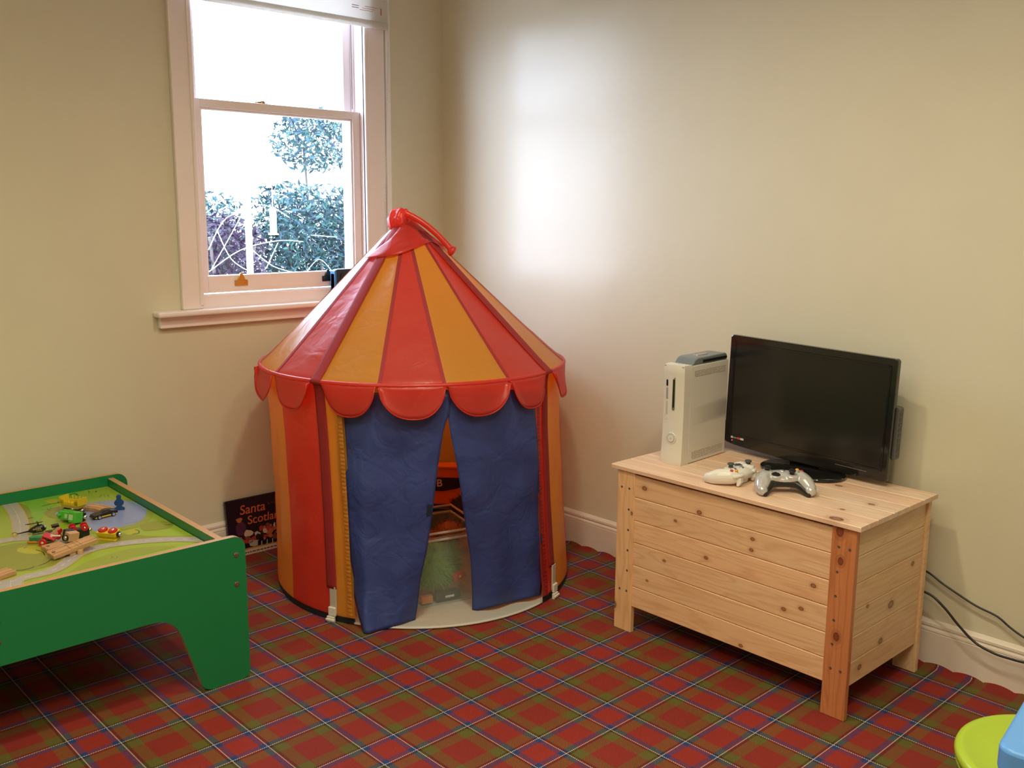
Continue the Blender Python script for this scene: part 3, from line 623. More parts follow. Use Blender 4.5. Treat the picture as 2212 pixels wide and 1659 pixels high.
#==PART3==
# ------------------------------------------------------------------ storage chest
KN = [(-.008, .292, .479, .008), (-.008, .088, .452, .0075), (-.008, .172, .406, .005), (-.008, -.093, .419, .006), (-.008, -.091, .387, .006), (-.008, .208, .272, .005), (-.008, -.201, .249, .0065), (-.008, -.253, .267, .0065), (-.008, .058, .323, .006), (-.008, -.284, .341, .007), (-.008, -.073, .098, .006), (-.008, .271, .190, .004)]
KN = [(.0045, y, z, r) for _, y, z, r in KN]
P_fr = pine('pine_front', (.88, .59, .37), (.78, .46, .26), (.54, .25, .11), 'Y', KN, rough=.38)
P_lid = pine('pine_lid', (.90, .73, .57), (.76, .48, .33), (.56, .31, .20), 'Y', [(.12, -.05, .534, .007), (.30, -.18, .534, .009), (.10, -.30, .534, .006), (.06, .10, .534, .006), (.20, -.33, .534, .008), (.015, -.330, .534, .016), (.35, .02, .534, .006), (.25, -.10, .534, .005)], rough=.36)
P_side = pine('pine_side', (.86, .62, .38), (.76, .50, .27), (.56, .32, .15), 'X', [(.35, -.389, .345, .008), (.235, -.389, .257, .013), (.10, -.389, .29, .006), (.19, -.389, .165, .010), (.08, -.389, .125, .009)], rough=.4)
P_leg = pine('pine_leg', (.86, .57, .34), (.76, .45, .23), (.54, .26, .12), 'Z', [(0, .336, .39, .005), (0, .397, .075, .011)], rough=.38)
P_legr = pine('pine_leg_red', (.64, .27, .12), (.52, .19, .07), (.30, .07, .028), 'Z', [(0, -.357, .43, .009), (0, -.36, .225, .010), (0, -.35, .508, .012)], rough=.36)
ch = thing('storage_chest', 'pine storage chest on board legs carrying the television', 'chest', (-.4965, -1.8238, 0), RD(-1))
SE = [.0872, .1545, .2245, .2975, .3685, .4425, .5135]
q = MB()
for z0, z1 in zip(SE, SE[1:]):
    a = .0015; e = .0025
    q.rings([[(.004, y, z0+e), (.004, y, z1-e), (.004+e, y, z1-.0004), (.018, y, z1-.0004), (.018, y, z0+.0004), (.004+e, y, z0+.0004)] for y in (-.330, .330)])
q.build('front_panel', P_fr, ch)
q = MB()
for z0, z1 in zip(SE, SE[1:]):
    q.box((.409, -.33, z0+.0005), (.423, .33, z1-.0005))
q.build('back_panel', P_fr, ch, bev=.001)
for y0, y1, sgn in ((-.3895, -.374, -1), (.374, .3895, 1)):
    q = MB(); e = .002; yo = y0 if sgn < 0 else y1; yi = y1 if sgn < 0 else y0
    SS = SE[:-1]+[.5205]
    for z0, z1 in zip(SS, SS[1:]):
        q.rings([[(x, yo, z0+e), (x, yo, z1-e), (x, yo-sgn*e, z1-.0003), (x, yi, z1-.0003), (x, yi, z0+.0003), (x, yo-sgn*e, z0+.0003)] for x in (.0185, .4065)])
    q.build('side_panel', P_side, ch)
q = MB(); q.box((.02, -.37, .088), (.405, .37, .098)); q.build('bottom_board', P_fr, ch)
M_scr = mat('screw_zinc', (.30, .34, .38), .3, 1.)
for (x0, x1, y0, y1, m_, fr_) in ((0, .018, .328, .3965, P_leg, 1), (0, .018, -.3965, -.328, P_legr, 1), (.407, .427, .328, .3965, P_leg, 0), (.407, .427, -.3965, -.328, P_side, 0)):
    q = MB(); q.box((x0, y0, 0), (x1, y1, .5207)); lg = q.build('leg', m_, ch, bev=.0025)
    if m_ is P_legr: lg['label'] = 'redder pine leg'
    if fr_:
        s = 1 if y0 > 0 else -1; yc = .348 if s > 0 else -.350
        for (yy, zz) in [(yc+s*.030, .467), (yc, .467), (yc, .400), (yc, .334), (yc, .268), (yc, .202), (yc+s*.028, .135), (yc, .135)]:
            q = MB(); q.lathe([(.0038, -.0012), (.0036, .0), (.0026, .0002), (.0018, -.0006)], (0, 0, 0), 'X', 12); T = None
            q = MB(); q.lathe([(.0036, 0), (.0036, .0006), (.0022, .0009), (.001, .0003)], (0, 0, 0), 'X', 12, T=Matrix.Rotation(pi, 4, 'Z')); q.build('screw', M_scr, lg, loc=(-.0002, yy, zz), smooth=True)
q = MB(); xs_ = [-.006, .082, .170, .258, .346, .434]
for a, c in zip(xs_, xs_[1:]):
    e = .0022
    q.rings([[(a+.0003, y, .5212), (a+.0003, y, .534-e), (a+e, y, .534), (c-e, y, .534), (c-.0003, y, .534-e), (c-.0003, y, .5212)] for y in (-.4085, .4185)])
q.build('lid', P_lid, ch)
for y in (-.345, .345): MB().box((.02, y-.02, .505), (.40, y+.02, .5208)).build('lid_batten', P_side, ch, bev=.002)
LZ = .5342
# ------------------------------------------------------------------ console
cn = thing('game_console', 'off white upright games console beside the television', 'game console', (-.4965+.244, -1.6630+.078, LZ), RD(2.2))
FLx = PZ(1424.5, 998, LZ); FRx = PZ(1471.7, 1007.6, LZ); ctr = (FLx+FRx)/2+Vector((.125, .005, 0)); cn.location = tuple(ctr)
M_con = mat('console_cream', (.72, .70, .65), .33, spec=.5); M_cong = mat('console_grey', (.30, .32, .33), .35); HWc = .0385; DC = .125
def inh(z): return .006*(1-((z-.155)/.155)**2)
q = MB(); rs = []
for i in range(17):
    z = .002+.305*i/16; s = inh(z)*.35
    rs.append([(-DC+.040, -HWc+s*.6, z), (DC-.002, -HWc+s*.3, z), (DC, -HWc+.002, z), (DC, HWc-.002, z), (DC-.002, HWc-s*.3, z), (-DC+.040, HWc-s*.6, z)])
q.rings(rs); q.build('console_body', M_con, cn, smooth=True, bev=.0008)
q = MB(); rs = []
for i in range(25):
    z = .312*i/24; x0 = -DC+inh(z)*.9+.010*(i/24)**2*.2; s = inh(z)*.22; e = .003 if i in (0, 24) else 0
    rs.append([(-DC+.0395, -HWc+s, z)]+[(x0+e-.006*cos(pi*(k/10-.5)), lerp(-HWc+s+e, HWc-s-e, k/10), z) for k in range(11)]+[(-DC+.0395, HWc-s, z)])
q.rings(rs); fp = q.build('faceplate', M_con, cn, smooth=True, angle=50)
def fx(z): return -DC+inh(z)*.9+.002*(z/.312)**2-.006
TXf = lambda z: Matrix.Translation((fx(z), 0, z)) @ Matrix.Rotation(-pi/2, 4, 'Z') @ Matrix.Rotation(pi/2, 4, 'X')
def fplate(name, y, z0, z1, w_, m_, d=.0012, par=fp):
    zc = (z0+z1)/2; dx = .006*(1-cos(pi*(y/(2*HWc)))) 
    q = MB(); q.prism(rrect(-w_/2, z0-zc, w_/2, z1-zc, w_*.48), -.003, d, T=Matrix.Translation((dx, y, 0)) @ TXf(zc)); return q.build(name, m_, par)
fplate('disc_tray', .006-.010, .172, .278, .0098, M_steel, .0014); fplate('disc_tray_slot', -.004, .180, .268, .0060, M_glossblack, .0018)
fplate('sensor_window', .022, .245, .265, .0062, M_black); fplate('memory_slot', .022, .205, .240, .0062, M_cong)
fplate('memory_slot', .022, .155, .198, .0062, mat('console_line', (.50, .47, .40), .35), .0006); q = MB(); q.tube([(fx(.024)+.0022+.0035*(abs(y)/.024)**2, y, z) for y, z in [(p[0], p[1]) for p in rrect(-.024, .014, .024, .034, .009)]]+[(fx(.024)+.0022+.0035, .024, .025)], .0006, 5); q.build('usb_door_seam', mat('console_line', (.50, .47, .40), .35), fp)
fplate('sync_button', .022, .140, .150, .0056, M_con, .0012)
q = MB(); T = Matrix.Translation((.0, 0, 0)) @ TXf(.083); q.cyl((0, 0, -.002), .019, .0035, n=32, T=T, b=.001); q.build('button_surround', mat('button_pale', (.66, .64, .58), .25), fp, smooth=True)
q = MB(); q.lathe([(.0128, .0012), (.0128, .0022), (.0118, .0022), (.0118, .0012)], n=32, T=T, caps=False); q.lathe([(.0028, .0012), (.0028, .0030), (.0020, .0030), (.0020, .0012)], n=20, T=T, caps=False); q.build('power_ring', M_cong, fp, smooth=True)
q = MB(); q.cyl((0, 0, 0), .0117, .0024, n=28, T=T, b=.0008); q.build('power_button', M_con, fp, smooth=True)
for zz, nr in ((.272, 5), (.012, 6)):
    q = MB()
    for r_ in range(nr):
        for k in range(44):
            if (k*7+r_*3) % 29 < 2: continue
            x = -DC+.058+k*.0040; z = zz+r_*.0042; q.box((x, -HWc+.0018, z), (x+.0024, -HWc-.0002+.0012*(1-abs(z-.155)/.155), z+.0018))
    q.build('vent_holes', mat('vent_dark', (.20, .17, .13), .7), cn)
HT = .309
q = MB(); q.box((-DC+.002, -HWc+.0035, .305), (DC-.002, HWc-.0035, HT)); q.build('top_plate', M_cong, cn, bev=.001)
q = MB(); pr = [(-.075, HT), (-.058, HT+.017), (-.045, HT+.021), (.112, HT+.021), (.120, HT+.017), (.120, HT)]
q.add([(x, y, z) for y in (-HWc+.004, HWc-.004) for x, z in pr], [tuple(range(6)), tuple(range(11, 5, -1))]+[(i, (i+1) % 6, 6+(i+1) % 6, 6+i) for i in range(6)])
hd = q.build('hard_drive', mat('drive_grey', (.17, .20, .22), .28), cn, bev=.004, seg=3, smooth=True)
q = MB(); q.box((-.02, -HWc+.0025, HT+.003), (.118, -HWc+.0045, HT+.012)); q.build('drive_shadow_gap', M_black, hd, bev=.001)
q = MB(); q.prism(rrect(-.012, -.010, .055, .010, .0098), HT+.0205, HT+.0225); q.build('release_button', M_steel, hd, bev=.0008)
q = MB(); q.tube(spline([(DC-.01, .0, .18), (DC+.03, .0, .17), (DC+.04, .01, .06), (DC+.012, .02, .02)], 6), .0035); q.build('rear_lead', M_black, cn, smooth='all')
# ------------------------------------------------------------------ television
tvx = -.1115; tvt = thing('television', 'black flat screen television on a glossy oval stand', 'television', (tvx, -1.8345, LZ), RD(-2.5))
TW, TZ0, TZ1 = .2815, .022, .379
M_bez = mat('tv_bezel', (.010, .010, .010), .12, coat=.4)
TR = Matrix.Rotation(-pi/2, 4, 'Z') @ Matrix.Rotation(pi/2, 4, 'X')      # local x -> -y ... prism z -> -x
def face(o, z0, z1, name, m_, par, bev=0.): q = MB(); q.prism(o, z0, z1, T=TR); return q.build(name, m_, par, bev=bev)
tilt = -RD(1.4)
def tilted(o): return [(x*cos(tilt)-(z-.2)*sin(tilt), x*sin(tilt)+(z-.2)*cos(tilt)+.2) for x, z in o]
out = [(-TW+.006, TZ1), (-TW, TZ1-.006), (-TW, .10), (-TW-.004, .085), (-TW-.004, TZ0+.016), (-TW+.004, TZ0+.005)]
out += [(x, TZ0-.007*(1-(x/.27)**2)) for x in [-.24+.048*i for i in range(11)]]+[(TW-.008, TZ0), (TW, TZ0+.006), (TW, TZ1-.006), (TW-.006, TZ1)]
mainb = face(tilted(out[::-1]), -.020, .0, 'bezel', M_bez, tvt, .003)
scr = face(tilted([(-TW+.023, .058), (TW-.023, .058), (TW-.023, TZ1-.026), (-TW+.023, TZ1-.026)]), -.001, .0008, 'screen', mat('tv_screen', (.012, .011, .010), .22, spec=.6), tvt)
fr_ = MB()
for a, c in (((-TW+.016, .050), (-TW+.023, TZ1-.02)), ((TW-.023, .05), (TW-.016, TZ1-.02)), ((-TW+.016, TZ1-.026), (TW-.016, TZ1-.02)), ((-TW+.016, .052), (TW-.016, .058))):
    fr_.prism(tilted([(a[0], a[1]), (c[0], a[1]), (c[0], c[1]), (a[0], c[1])]), -.001, .0026, T=TR)
fr_.build('screen_surround', M_glossblack, tvt, bev=.001)
q = MB(); q.prism(tilted(rrect(-TW+.03, .06, TW-.03, TZ1-.03, .03)), -.055, -.018, T=TR); hs_ = q.build('rear_housing', M_black, tvt, bev=.01, seg=3)
q = MB(); q.prism(tilted(rrect(TW-.04, .085, TW+.008, .24, .008)), -.048, -.022, T=TR); q.build('side_vent_housing', mat('vent_grey', (.10, .10, .10), .45), tvt, bev=.002)
q = MB()
for k in range(9): q.prism(tilted([(TW+.0075, .095+k*.015), (TW+.0087, .095+k*.015), (TW+.0087, .103+k*.015), (TW+.0075, .103+k*.015)]), -.042, -.026, T=TR)
q.build('vent_slots', M_glossblack, tvt)
q = MB(); q.box((.006, -.045, .008), (.040, .045, .10)); q.build('stand_neck', M_glossblack, tvt, bev=.006)
q = MB(); q.lathe([(.132, 0), (.1345, .003), (.134, .008), (.128, .0115), (.0, .0125)], n=64, T=Matrix.Translation((-.036, -.030, .0003)) @ Matrix.Diagonal((.72, 1, 1, 1))); q.build('stand_base', M_glossblack, tvt, smooth=True, angle=50)
bl_ = [mat('badge_pale', (.62, .58, .52), .5), mat('badge_red', (.55, .05, .07), .5), mat('badge_grey', (.28, .28, .28), .5)]
def badge(x0, x1, z0, z1, mi): q.prism(tilted([(x0, z0), (x1, z0), (x1, z1), (x0, z1)]), .0001, .0006, mi, T=TR)
q = MB(); bx0 = -TW+.026; badge(bx0, bx0+.008, .043, .0495, 0)
for k in range(4): badge(bx0+.0100+.003*k, bx0+.0122+.003*k, .044, .0482, 2)
badge(bx0+.0235, bx0+.0345, .0428, .0492, 1); badge(bx0+.036, bx0+.049, .0428, .0492, 0)
q.build('badge_row', bl_, tvt)
for s_, xx, m_ in (('HD', .0005, M_black), ('ready', .0075, None), ('free', .018, M_white), ('HDMI', .0286, M_black)):
    pass
q = MB(); xq, zq = tilted([(-TW+.031, .036)])[0]; q.cyl((xq, zq, .0), .0014, .0012, n=10, T=TR); q.build('standby_light', mat('led_red', (.9, .05, .08), .4, emis=1.5), tvt)
q = MB(); q.prism(tilted([(.12, .040), (.22, .040), (.22, .0415), (.12, .0415)]), 0, .0006, T=TR); q.build('trim_line', mat('tv_trim', (.16, .16, .16), .3), tvt)
# ------------------------------------------------------------------ gamepads
def gamepad(label, loc, rz, mb, mstick, mtrim, tiltx, rolly=0., black=False):
    t = thing('game_controller', label, 'game controller', loc, group='wireless gamepads on the chest'); t.rotation_euler = (tiltx, rolly, rz)
    q = MB()                                           # x right, y forward, z up
    q.ball((0, .008, .026), 1, (.064, .034, .019), 24); q.box((-.044, -.016, .012), (.044, .034, .038))
    for s in (-1, 1):
        pts = spline([(s*.036, .014, .025), (s*.050, .003, .025), (s*.060, -.020, .022), (s*.066, -.040, .017), (s*.066, -.052, .015)], 6)
        q.tube(pts, [lerp(.023, .0225, i/12) if i < 12 else lerp(.0225, .0145, (i-12)/12) for i in range(25)], 16)
        q.ball((s*.066, -.052, .015), .0150)
    for s, y in ((-1, .014), (1, -.006)): 
        q.lathe([(.021, .030), (.0185, .042), (.014, .0445)], (s*(.043 if s < 0 else .022), y, 0), n=20)
    q.lathe([(.018, .030), (.0155, .041), (.012, .0425)], (-.022, -.006, 0), n=20)
    o = q.build('gamepad_body', mb, t, smooth='all')
    r_ = o.modifiers.new('r', 'REMESH'); r_.mode = 'VOXEL'; r_.voxel_size = .0016; r_.use_smooth_shade = True
    s_ = o.modifiers.new('s', 'SMOOTH'); s_.factor = .6; s_.iterations = 7
    for (x, y) in ((-.043, .014), (.022, -.006)):
        q = MB(); q.lathe([(.0075, .042), (.0065, .048), (.006, .051), (.0095, .0525), (.0102, .0555), (.009, .0575), (.006, .0568)], (x, y, 0), n=20); q.build('thumbstick', mstick, t, smooth=True)
    q = MB(); q.lathe([(.0125, .0415), (.0125, .0435), (.010, .0445)], (-.022, -.006, 0), n=24).box((-.0255, -.015, .043), (-.0185, .003, .0465)).box((-.031, -.0095, .043), (-.013, -.0025, .0465)); q.build('direction_pad', mstick, t, bev=.001)
    bx, by = .043, .014
    for (dx, dy, c, nm) in ((0, -.0095, (.12, .24, .04), 'green'), (.0095, 0, (.55, .03, .04), 'red'), (-.0095, 0, (.04, .06, .55), 'blue'), (0, .0095, (.85, .32, .02), 'amber')):
        q = MB(); q.ball((bx+dx, by+dy, .0440), .0058, (1, 1, .75), 14); o = q.build('face_button', mat('button_'+nm, c, .2, coat=.5), t, smooth='all'); o['label'] = nm+' button'
    q = MB(); q.ball((0, .016, .0440), .0078, (1, 1, .45), 18); q.build('guide_button', M_steel, t, smooth='all')
    for s in (-1, 1):
        q = MB(); q.tube(spline([(s*.030, .038, .031), (s*.046, .036, .031), (s*.060, .024, .029)], 5), .0055, 10); q.build('bumper', mb if not black else mtrim, t, smooth='all')
        q = MB(); q.prism([(0, 0), (.012, .001), (.016, -.010), (.012, -.024), (.005, -.026), (.001, -.012)], -.008, .008, T=Matrix.Translation((s*.042, .030, .027)) @ Matrix.Rotation(pi/2, 4, 'Z') @ Matrix.Rotation(pi/2, 4, 'X') @ Matrix.Rotation(-.2, 4, 'Z')); q.build('trigger', mb if not black else mtrim, t, bev=.002, seg=3)
    q = MB(); q.box((-.021, -.014, .0), (.021, .030, .018)); q.build('battery_pack', mb if not black else M_white, t, bev=.005, seg=3)
    q = MB(); q.prism(rrect(-.006, .026, .006, .030, .0018), -.0005, .0005, T=Matrix.Translation((0, .0345, 0)) @ Matrix.Rotation(pi/2, 4, 'X')); q.build('charge_port', M_black, t)
    if black:
        q = MB(); pts = spline([(-.062, -.066, .008), (-.052, -.044, .012), (-.040, -.024, .018), (-.022, -.017, .021), (.022, -.017, .021), (.040, -.024, .018), (.052, -.044, .012), (.062, -.066, .008)], 6)
        q.tube(pts, [.004+.0075*sin(pi*i/42)**.4 if 0 < i < 42 else .003 for i in range(len(pts))], 10); q.build('underside_grip', mtrim, t, smooth='all')
    return t
M_padw = mat('pad_white', (.76, .74, .70), .28, spec=.5); M_pads = mat('pad_silver', (.56, .56, .57), .25, .35, spec=.6)
pc = PZ(1590, 1023, .558)
gamepad('white gamepad with grey sticks lying left of the silver one', (pc.x, pc.y, LZ+.001), RD(184), M_padw, mat('stick_grey', (.07, .075, .07), .5), M_cong, 0.)
pc = PZ(1690, 1041, .56)
gamepad('silver gamepad with black underside lying nearest the chest front edge', (pc.x, pc.y, LZ+.010), -YAW-RD(3), M_pads, M_black, mat('pad_black', (.014, .014, .014), .35), RD(10), 0, True)
# ------------------------------------------------------------------ cables
for pts, c, r_, lb in (([(1989, 1226.3), (2012.6, 1241.5), (2034.7, 1259.5), (2070.7, 1284.4), (2109.4, 1309.3), (2153.7, 1331.4), (2181.4, 1355), (2212, 1377), (2260, 1404)], -.020, .0030, 'thin black cable running from behind the chest, upper of the two'),
                       ([(1984.9, 1270.6), (2015.3, 1288.5), (2043, 1316.2), (2070.7, 1350.8), (2106.6, 1388.2), (2148.2, 1411.7), (2181.4, 1422.7), (2212, 1431), (2260, 1440)], -.055, .0036, 'thicker black cable sagging over the baseboard, lower of the two')):
    P3 = [PX(x, y, c) for x, y in pts]; p0_ = P3[0]
    P3 = [Vector((-.045, p0_.y+.16, p0_.z+.09)), Vector((-.04, p0_.y+.05, p0_.z+.03))]+P3
    q = MB(); q.tube(spline([p-p0_ for p in P3], 6), r_, 8); tag(q.build('power_cable', mat('cable_black', (.012, .012, .012), .35), smooth='all', loc=tuple(p0_)), lb, 'cable')
# ------------------------------------------------------------------ stool and blue table
M_lime = mat('lime_plastic', (.40, .56, .035), .28, spec=.45)
st = thing('round_stool', 'lime green round plastic stool behind the blue table', 'stool', (-.845, -2.812, 0))
q = MB(); q.lathe([(.0, .290), (.120, .2905), (.150, .2925), (.163, .2965), (.171, .2975), (.178, .294), (.181, .286), (.179, .276), (.172, .268), (.165, .266), (.0, .266)], n=96, caps=False); q.build('seat', M_lime, st, smooth='all')
q = MB(); q.lathe([(.176, .270), (.1775, .266), (.172, .255), (.160, .255)], n=96, caps=False); q.build('seat_rim', M_lime, st, smooth='all')
for k in range(4):
    a = RD(52+90*k); T = Matrix.Rotation(a, 4, 'Z'); q = MB(); q.rings([[(x0-s*.022, sy*.03*w_, z) for s, sy in ((-1, -1), (1, -1), (1, 1), (-1, 1))] for x0, w_, z in ((.185, .75, 0), (.150, 1, .262))], T=T); q.build('leg', M_lime, st, bev=.006, seg=3, smooth=True)
M_bluep = mat('blue_plastic', (.12, .36, .85), .3, spec=.5)
tcn = PZ(2161, 1611, .48); tb_ = thing('childrens_table', 'light blue plastic table overlapping the lime green round stool', 'table', (tcn.x+.30, tcn.y-.262, 0), RD(7)); tb_.location = tcn-Matrix.Rotation(RD(7), 3, 'Z') @ Vector((-.294, .219, 0)); tb_.location.z = 0
bo_ = Vector((-.004, .0, 0)); q = MB(); q.prism(rrect(-.30, -.27, .34, .225, .03, 8), .432, .48); q.build('table_top', M_bluep, tb_, bev=.008, seg=3, smooth=True)
for sx, sy in ((-.25, .18), (.29, .18), (-.25, -.22), (.29, -.22)): q = MB(); q.rings([[(sx+r_*cos(t), sy+r_*sin(t), z) for t in [2*pi*i/16 for i in range(16)]] for r_, z in ((.022, 0), (.032, .433))]); q.build('leg', M_bluep, tb_, smooth=True)
#==PART4==
# ------------------------------------------------------------------ play table
M_grn = mat('green_laminate', (.006, .19, .062), .36, spec=.5, var=.08, vs=900, bump=.04, bs=900); M_edge = mat('ply_edge', (.50, .28, .12), .35, var=.1, vs=60)
NR = Vector((-1.503, -.944, 0)); TY = RD(-1.5)
pt = thing('play_table', 'green activity table with a printed road map top', 'play table', tuple(NR), TY)   # local -x runs left along the near side, +y away
ZT, ZS = .4205, .384
def pan(y0, y1, name='long_side'):
    h = [(-.012, 0), (-.122, 0)]
    h = [(0, .385), (0, .024), (-.0018, .0148), (-.007, .007), (-.0148, .0018), (-.024, 0), (-.108, 0), (-.120, .0016), (-.131, .0065), (-.139, .0145), (-.1435, .024), (-.150, .045), (-.193, .180), (-.200, .198), (-.210, .2125), (-.223, .224), (-.238, .2325), (-.256, .2372), (-.275, .2385)]
    h += [(-1.26-x, z) for x, z in h[::-1]]; h += [(-1.26, .385)]+[(-1.2245-.0355*cos(RD(t)), .385+.0355*sin(RD(t))) for t in range(12, 90, 13)]+[(-.0355-1.189, .4205)]*0+[(-.0355+.0355*sin(RD(t)), .385+.0355*cos(RD(t))) for t in range(0, 84, 11)]
    q = MB(); n_ = len(h)
    q.add([(x, y0, z) for x, z in h]+[(x, y1, z) for x, z in h], [tuple(range(n_)), tuple(reversed(range(n_, 2*n_)))], 0)
    q.add([(x, y0, z) for x, z in h]+[(x, y1, z) for x, z in h], [(i, (i+1) % n_, n_+(i+1) % n_, n_+i) for i in range(n_)], 1)
    return q.build(name, [M_grn, M_edge], pt, smooth=True, angle=25, weld=True)
DP = .866
p_near = pan(0, .018); p_far = pan(DP-.018, DP)
M_bolt = mat('bolt_zinc', (.42, .40, .38), .25, 1.)
for (x, z) in ((-.028, .3685), (-.030, .284), (-.632, .347), (-.634, .2975), (-1.232, .3685), (-1.232, .284)):
    q = MB(); q.lathe([(.0075, .0), (.0072, .0012), (.0045, .0022), (.0030, .0022), (.0022, .0008)], n=18, T=Matrix.Translation((x, -.0002, z)) @ Matrix.Rotation(pi/2, 4, 'X')); q.build('bolt', M_bolt, p_near, smooth=True)
for x0, nm in ((-.0645, 'end_rail'), (-1.214, 'end_rail'), (-.642, 'centre_rail')):
    q = MB(); zt = .4105 if nm == 'end_rail' else .36
    q.box((x0, .0182, .28), (x0+.0185, DP-.0182, zt-.0006)).box((x0-.0002, .0182, zt-.0006), (x0+.0187, DP-.0182, zt), 1); q.build(nm, [M_grn, M_edge], pt, bev=.0008)
mcols = [mat('map_grass', (.30, .41, .036), .22, var=.10, vs=6), mat('map_olive', (.25, .27, .035), .22), mat('map_road', (.40, .37, .35), .22), mat('map_kerb', (.50, .34, .13), .22), mat('map_lake', (.24, .29, .50), .22), mat('map_white', (.66, .62, .56), .22), mat('map_ink', (.022, .030, .010), .4), mat('map_yellow', (.42, .40, .03), .22), mat('map_bright', (.19, .43, .035), .22), mat('map_bank', (.27, .32, .04), .22), mat('map_wall', (.42, .30, .14), .4)]
Ti = Matrix.Rotation(-TY, 4, 'Z') @ Matrix.Translation(-NR)
def S2(x, y): v = Ti @ PZ(x, y, ZS); return (v.x, v.y)
q = MB(); q.box((-1.2, .0185, ZS-.012), (-.066, DP-.0185, ZS-.0002), 0)
XL, XH, YL, YH = -1.194, -.0665, .0188, DP-.0188
def clipp(o):
    for ax, lim, sg in ((0, XL, 1), (0, XH, -1), (1, YL, 1), (1, YH, -1)):
        n_ = []
        for i in range(len(o)):
            a, c = o[i], o[(i+1) % len(o)]; ia = sg*(a[ax]-lim) >= 0; ic = sg*(c[ax]-lim) >= 0
            if ia: n_.append(a)
            if ia != ic: t = (lim-a[ax])/(c[ax]-a[ax]); n_.append((a[0]+(c[0]-a[0])*t, a[1]+(c[1]-a[1])*t))
        o = n_
        if not o: return o
    return o
lv = [0]
def flat(o, mi, z):
    o = clipp(o)
    if len(o) < 3: return
    import mathutils
    tri = mathutils.geometry.tessellate_polygon([[Vector((x, y, 0)) for x, y in o]])
    q.add([(x, y, ZS+z) for x, y in o], [tuple(t) for t in tri], mi)
def poly(px, mi, z, sm=6): P3 = [Vector((*S2(x, y), 0)) for x, y in px]; P3 = spline(P3+[P3[0]], sm)[:-1] if sm else P3; flat([(p.x, p.y) for p in P3], mi, z)
def ribbon(px, w_, mi, z, dash=None, sm=8):
    P3 = spline([Vector((*S2(x, y), 0)) for x, y in px], sm); acc = 0; nn = []
    for i in range(len(P3)):
        d = (P3[min(i+1, len(P3)-1)]-P3[max(i-1, 0)]).normalized(); nn.append(Vector((-d.y, d.x, 0))*w_/2)
    for i in range(len(P3)-1):
        a, c = P3[i], P3[i+1]; n1, n2 = nn[i], nn[i+1]; ln = (c-a).length
        if not dash or (acc % dash[0]) < dash[1]: flat([tuple((a-n1)[:2]), tuple((c-n2)[:2]), tuple((c+n2)[:2]), tuple((a+n1)[:2])], mi, z)
        acc += ln
poly([(48, 1078), (120, 1068), (150, 1062), (180, 1060), (120, 1090), (90, 1120), (64, 1135), (60, 1100)], 8, .0001)
poly([(40, 1086), (62, 1096), (70, 1120), (76, 1140), (62, 1150), (58, 1120)], 1, .00015)
poly([(0, 1180), (50, 1172), (100, 1180), (150, 1205), (110, 1222), (60, 1233), (0, 1232)], 1, .00012)
poly([(200, 1230), (300, 1200), (400, 1182), (430, 1180), (300, 1225), (180, 1262), (100, 1285), (60, 1280)], 8, .00012)
poly([(188, 1213), (280, 1186), (380, 1180), (300, 1200), (220, 1225), (130, 1255), (150, 1235)], 9, .00016)
poly([(250, 1150), (330, 1158), (420, 1158), (300, 1170), (210, 1180), (205, 1165)], 1, .00013)
poly([(92, 1108), (110, 1098), (135, 1094), (150, 1104), (140, 1118), (110, 1118)], 1, .00018)
poly([(118, 1108), (150, 1096), (200, 1086), (252, 1079), (300, 1082), (328, 1100), (328, 1118), (305, 1136), (262, 1146), (215, 1156), (190, 1145), (178, 1125), (140, 1122)], 9, .0002)
poly([(119, 1110), (135, 1100), (170, 1092), (215, 1083), (260, 1081), (300, 1087), (317, 1100), (312, 1117), (295, 1130), (250, 1141), (213, 1149), (195, 1140), (184, 1126), (150, 1120), (128, 1119)], 4, .0003)
poly([(302, 1134), (320, 1127), (348, 1125), (372, 1130), (370, 1139), (345, 1144), (310, 1146)], 1, .00022)
poly([(40, 1184), (80, 1178), (96, 1190), (70, 1197), (38, 1192)], 7, .0002); poly([(268, 1148), (285, 1143), (298, 1146), (296, 1152), (275, 1155)], 7, .00022)
poly([(95, 1082), (120, 1078), (128, 1083), (112, 1088)], 7, .00022)
R1 = [(14, 1083), (30, 1100), (42, 1125), (44, 1150), (40, 1166)]; R2 = [(-8, 1172), (30, 1165), (80, 1163), (130, 1170), (160, 1180)]; R3 = [(-10, 1261), (20, 1257), (60, 1246), (110, 1234), (140, 1218), (168, 1198), (220, 1181), (300, 1170), (380, 1165), (450, 1167), (470, 1170)]; R4 = [(23, 1256), (23, 1290)]
for k, (R_, w_) in enumerate(((R2, .034), (R4, .052), (R1, .040), (R3, .036))): ribbon(R_, w_+.007, 3, .0004+.00003*k)
for k, (R_, w_) in enumerate(((R2, .034), (R4, .052), (R1, .040), (R3, .036))): ribbon(R_, w_, 2, .00055+.00003*k)
for R_, d in ((R1, (.012, .005)), (R2, (.030, .012)), (R3, (.034, .014)), (R4, (.016, .006))): ribbon(R_, .0022, 5, .0007, d, 30)
rnd = random.Random(11)
for pth in ([(262, 1133), (300, 1126), (360, 1114)],): ribbon(pth, .0012, 10, .00075)
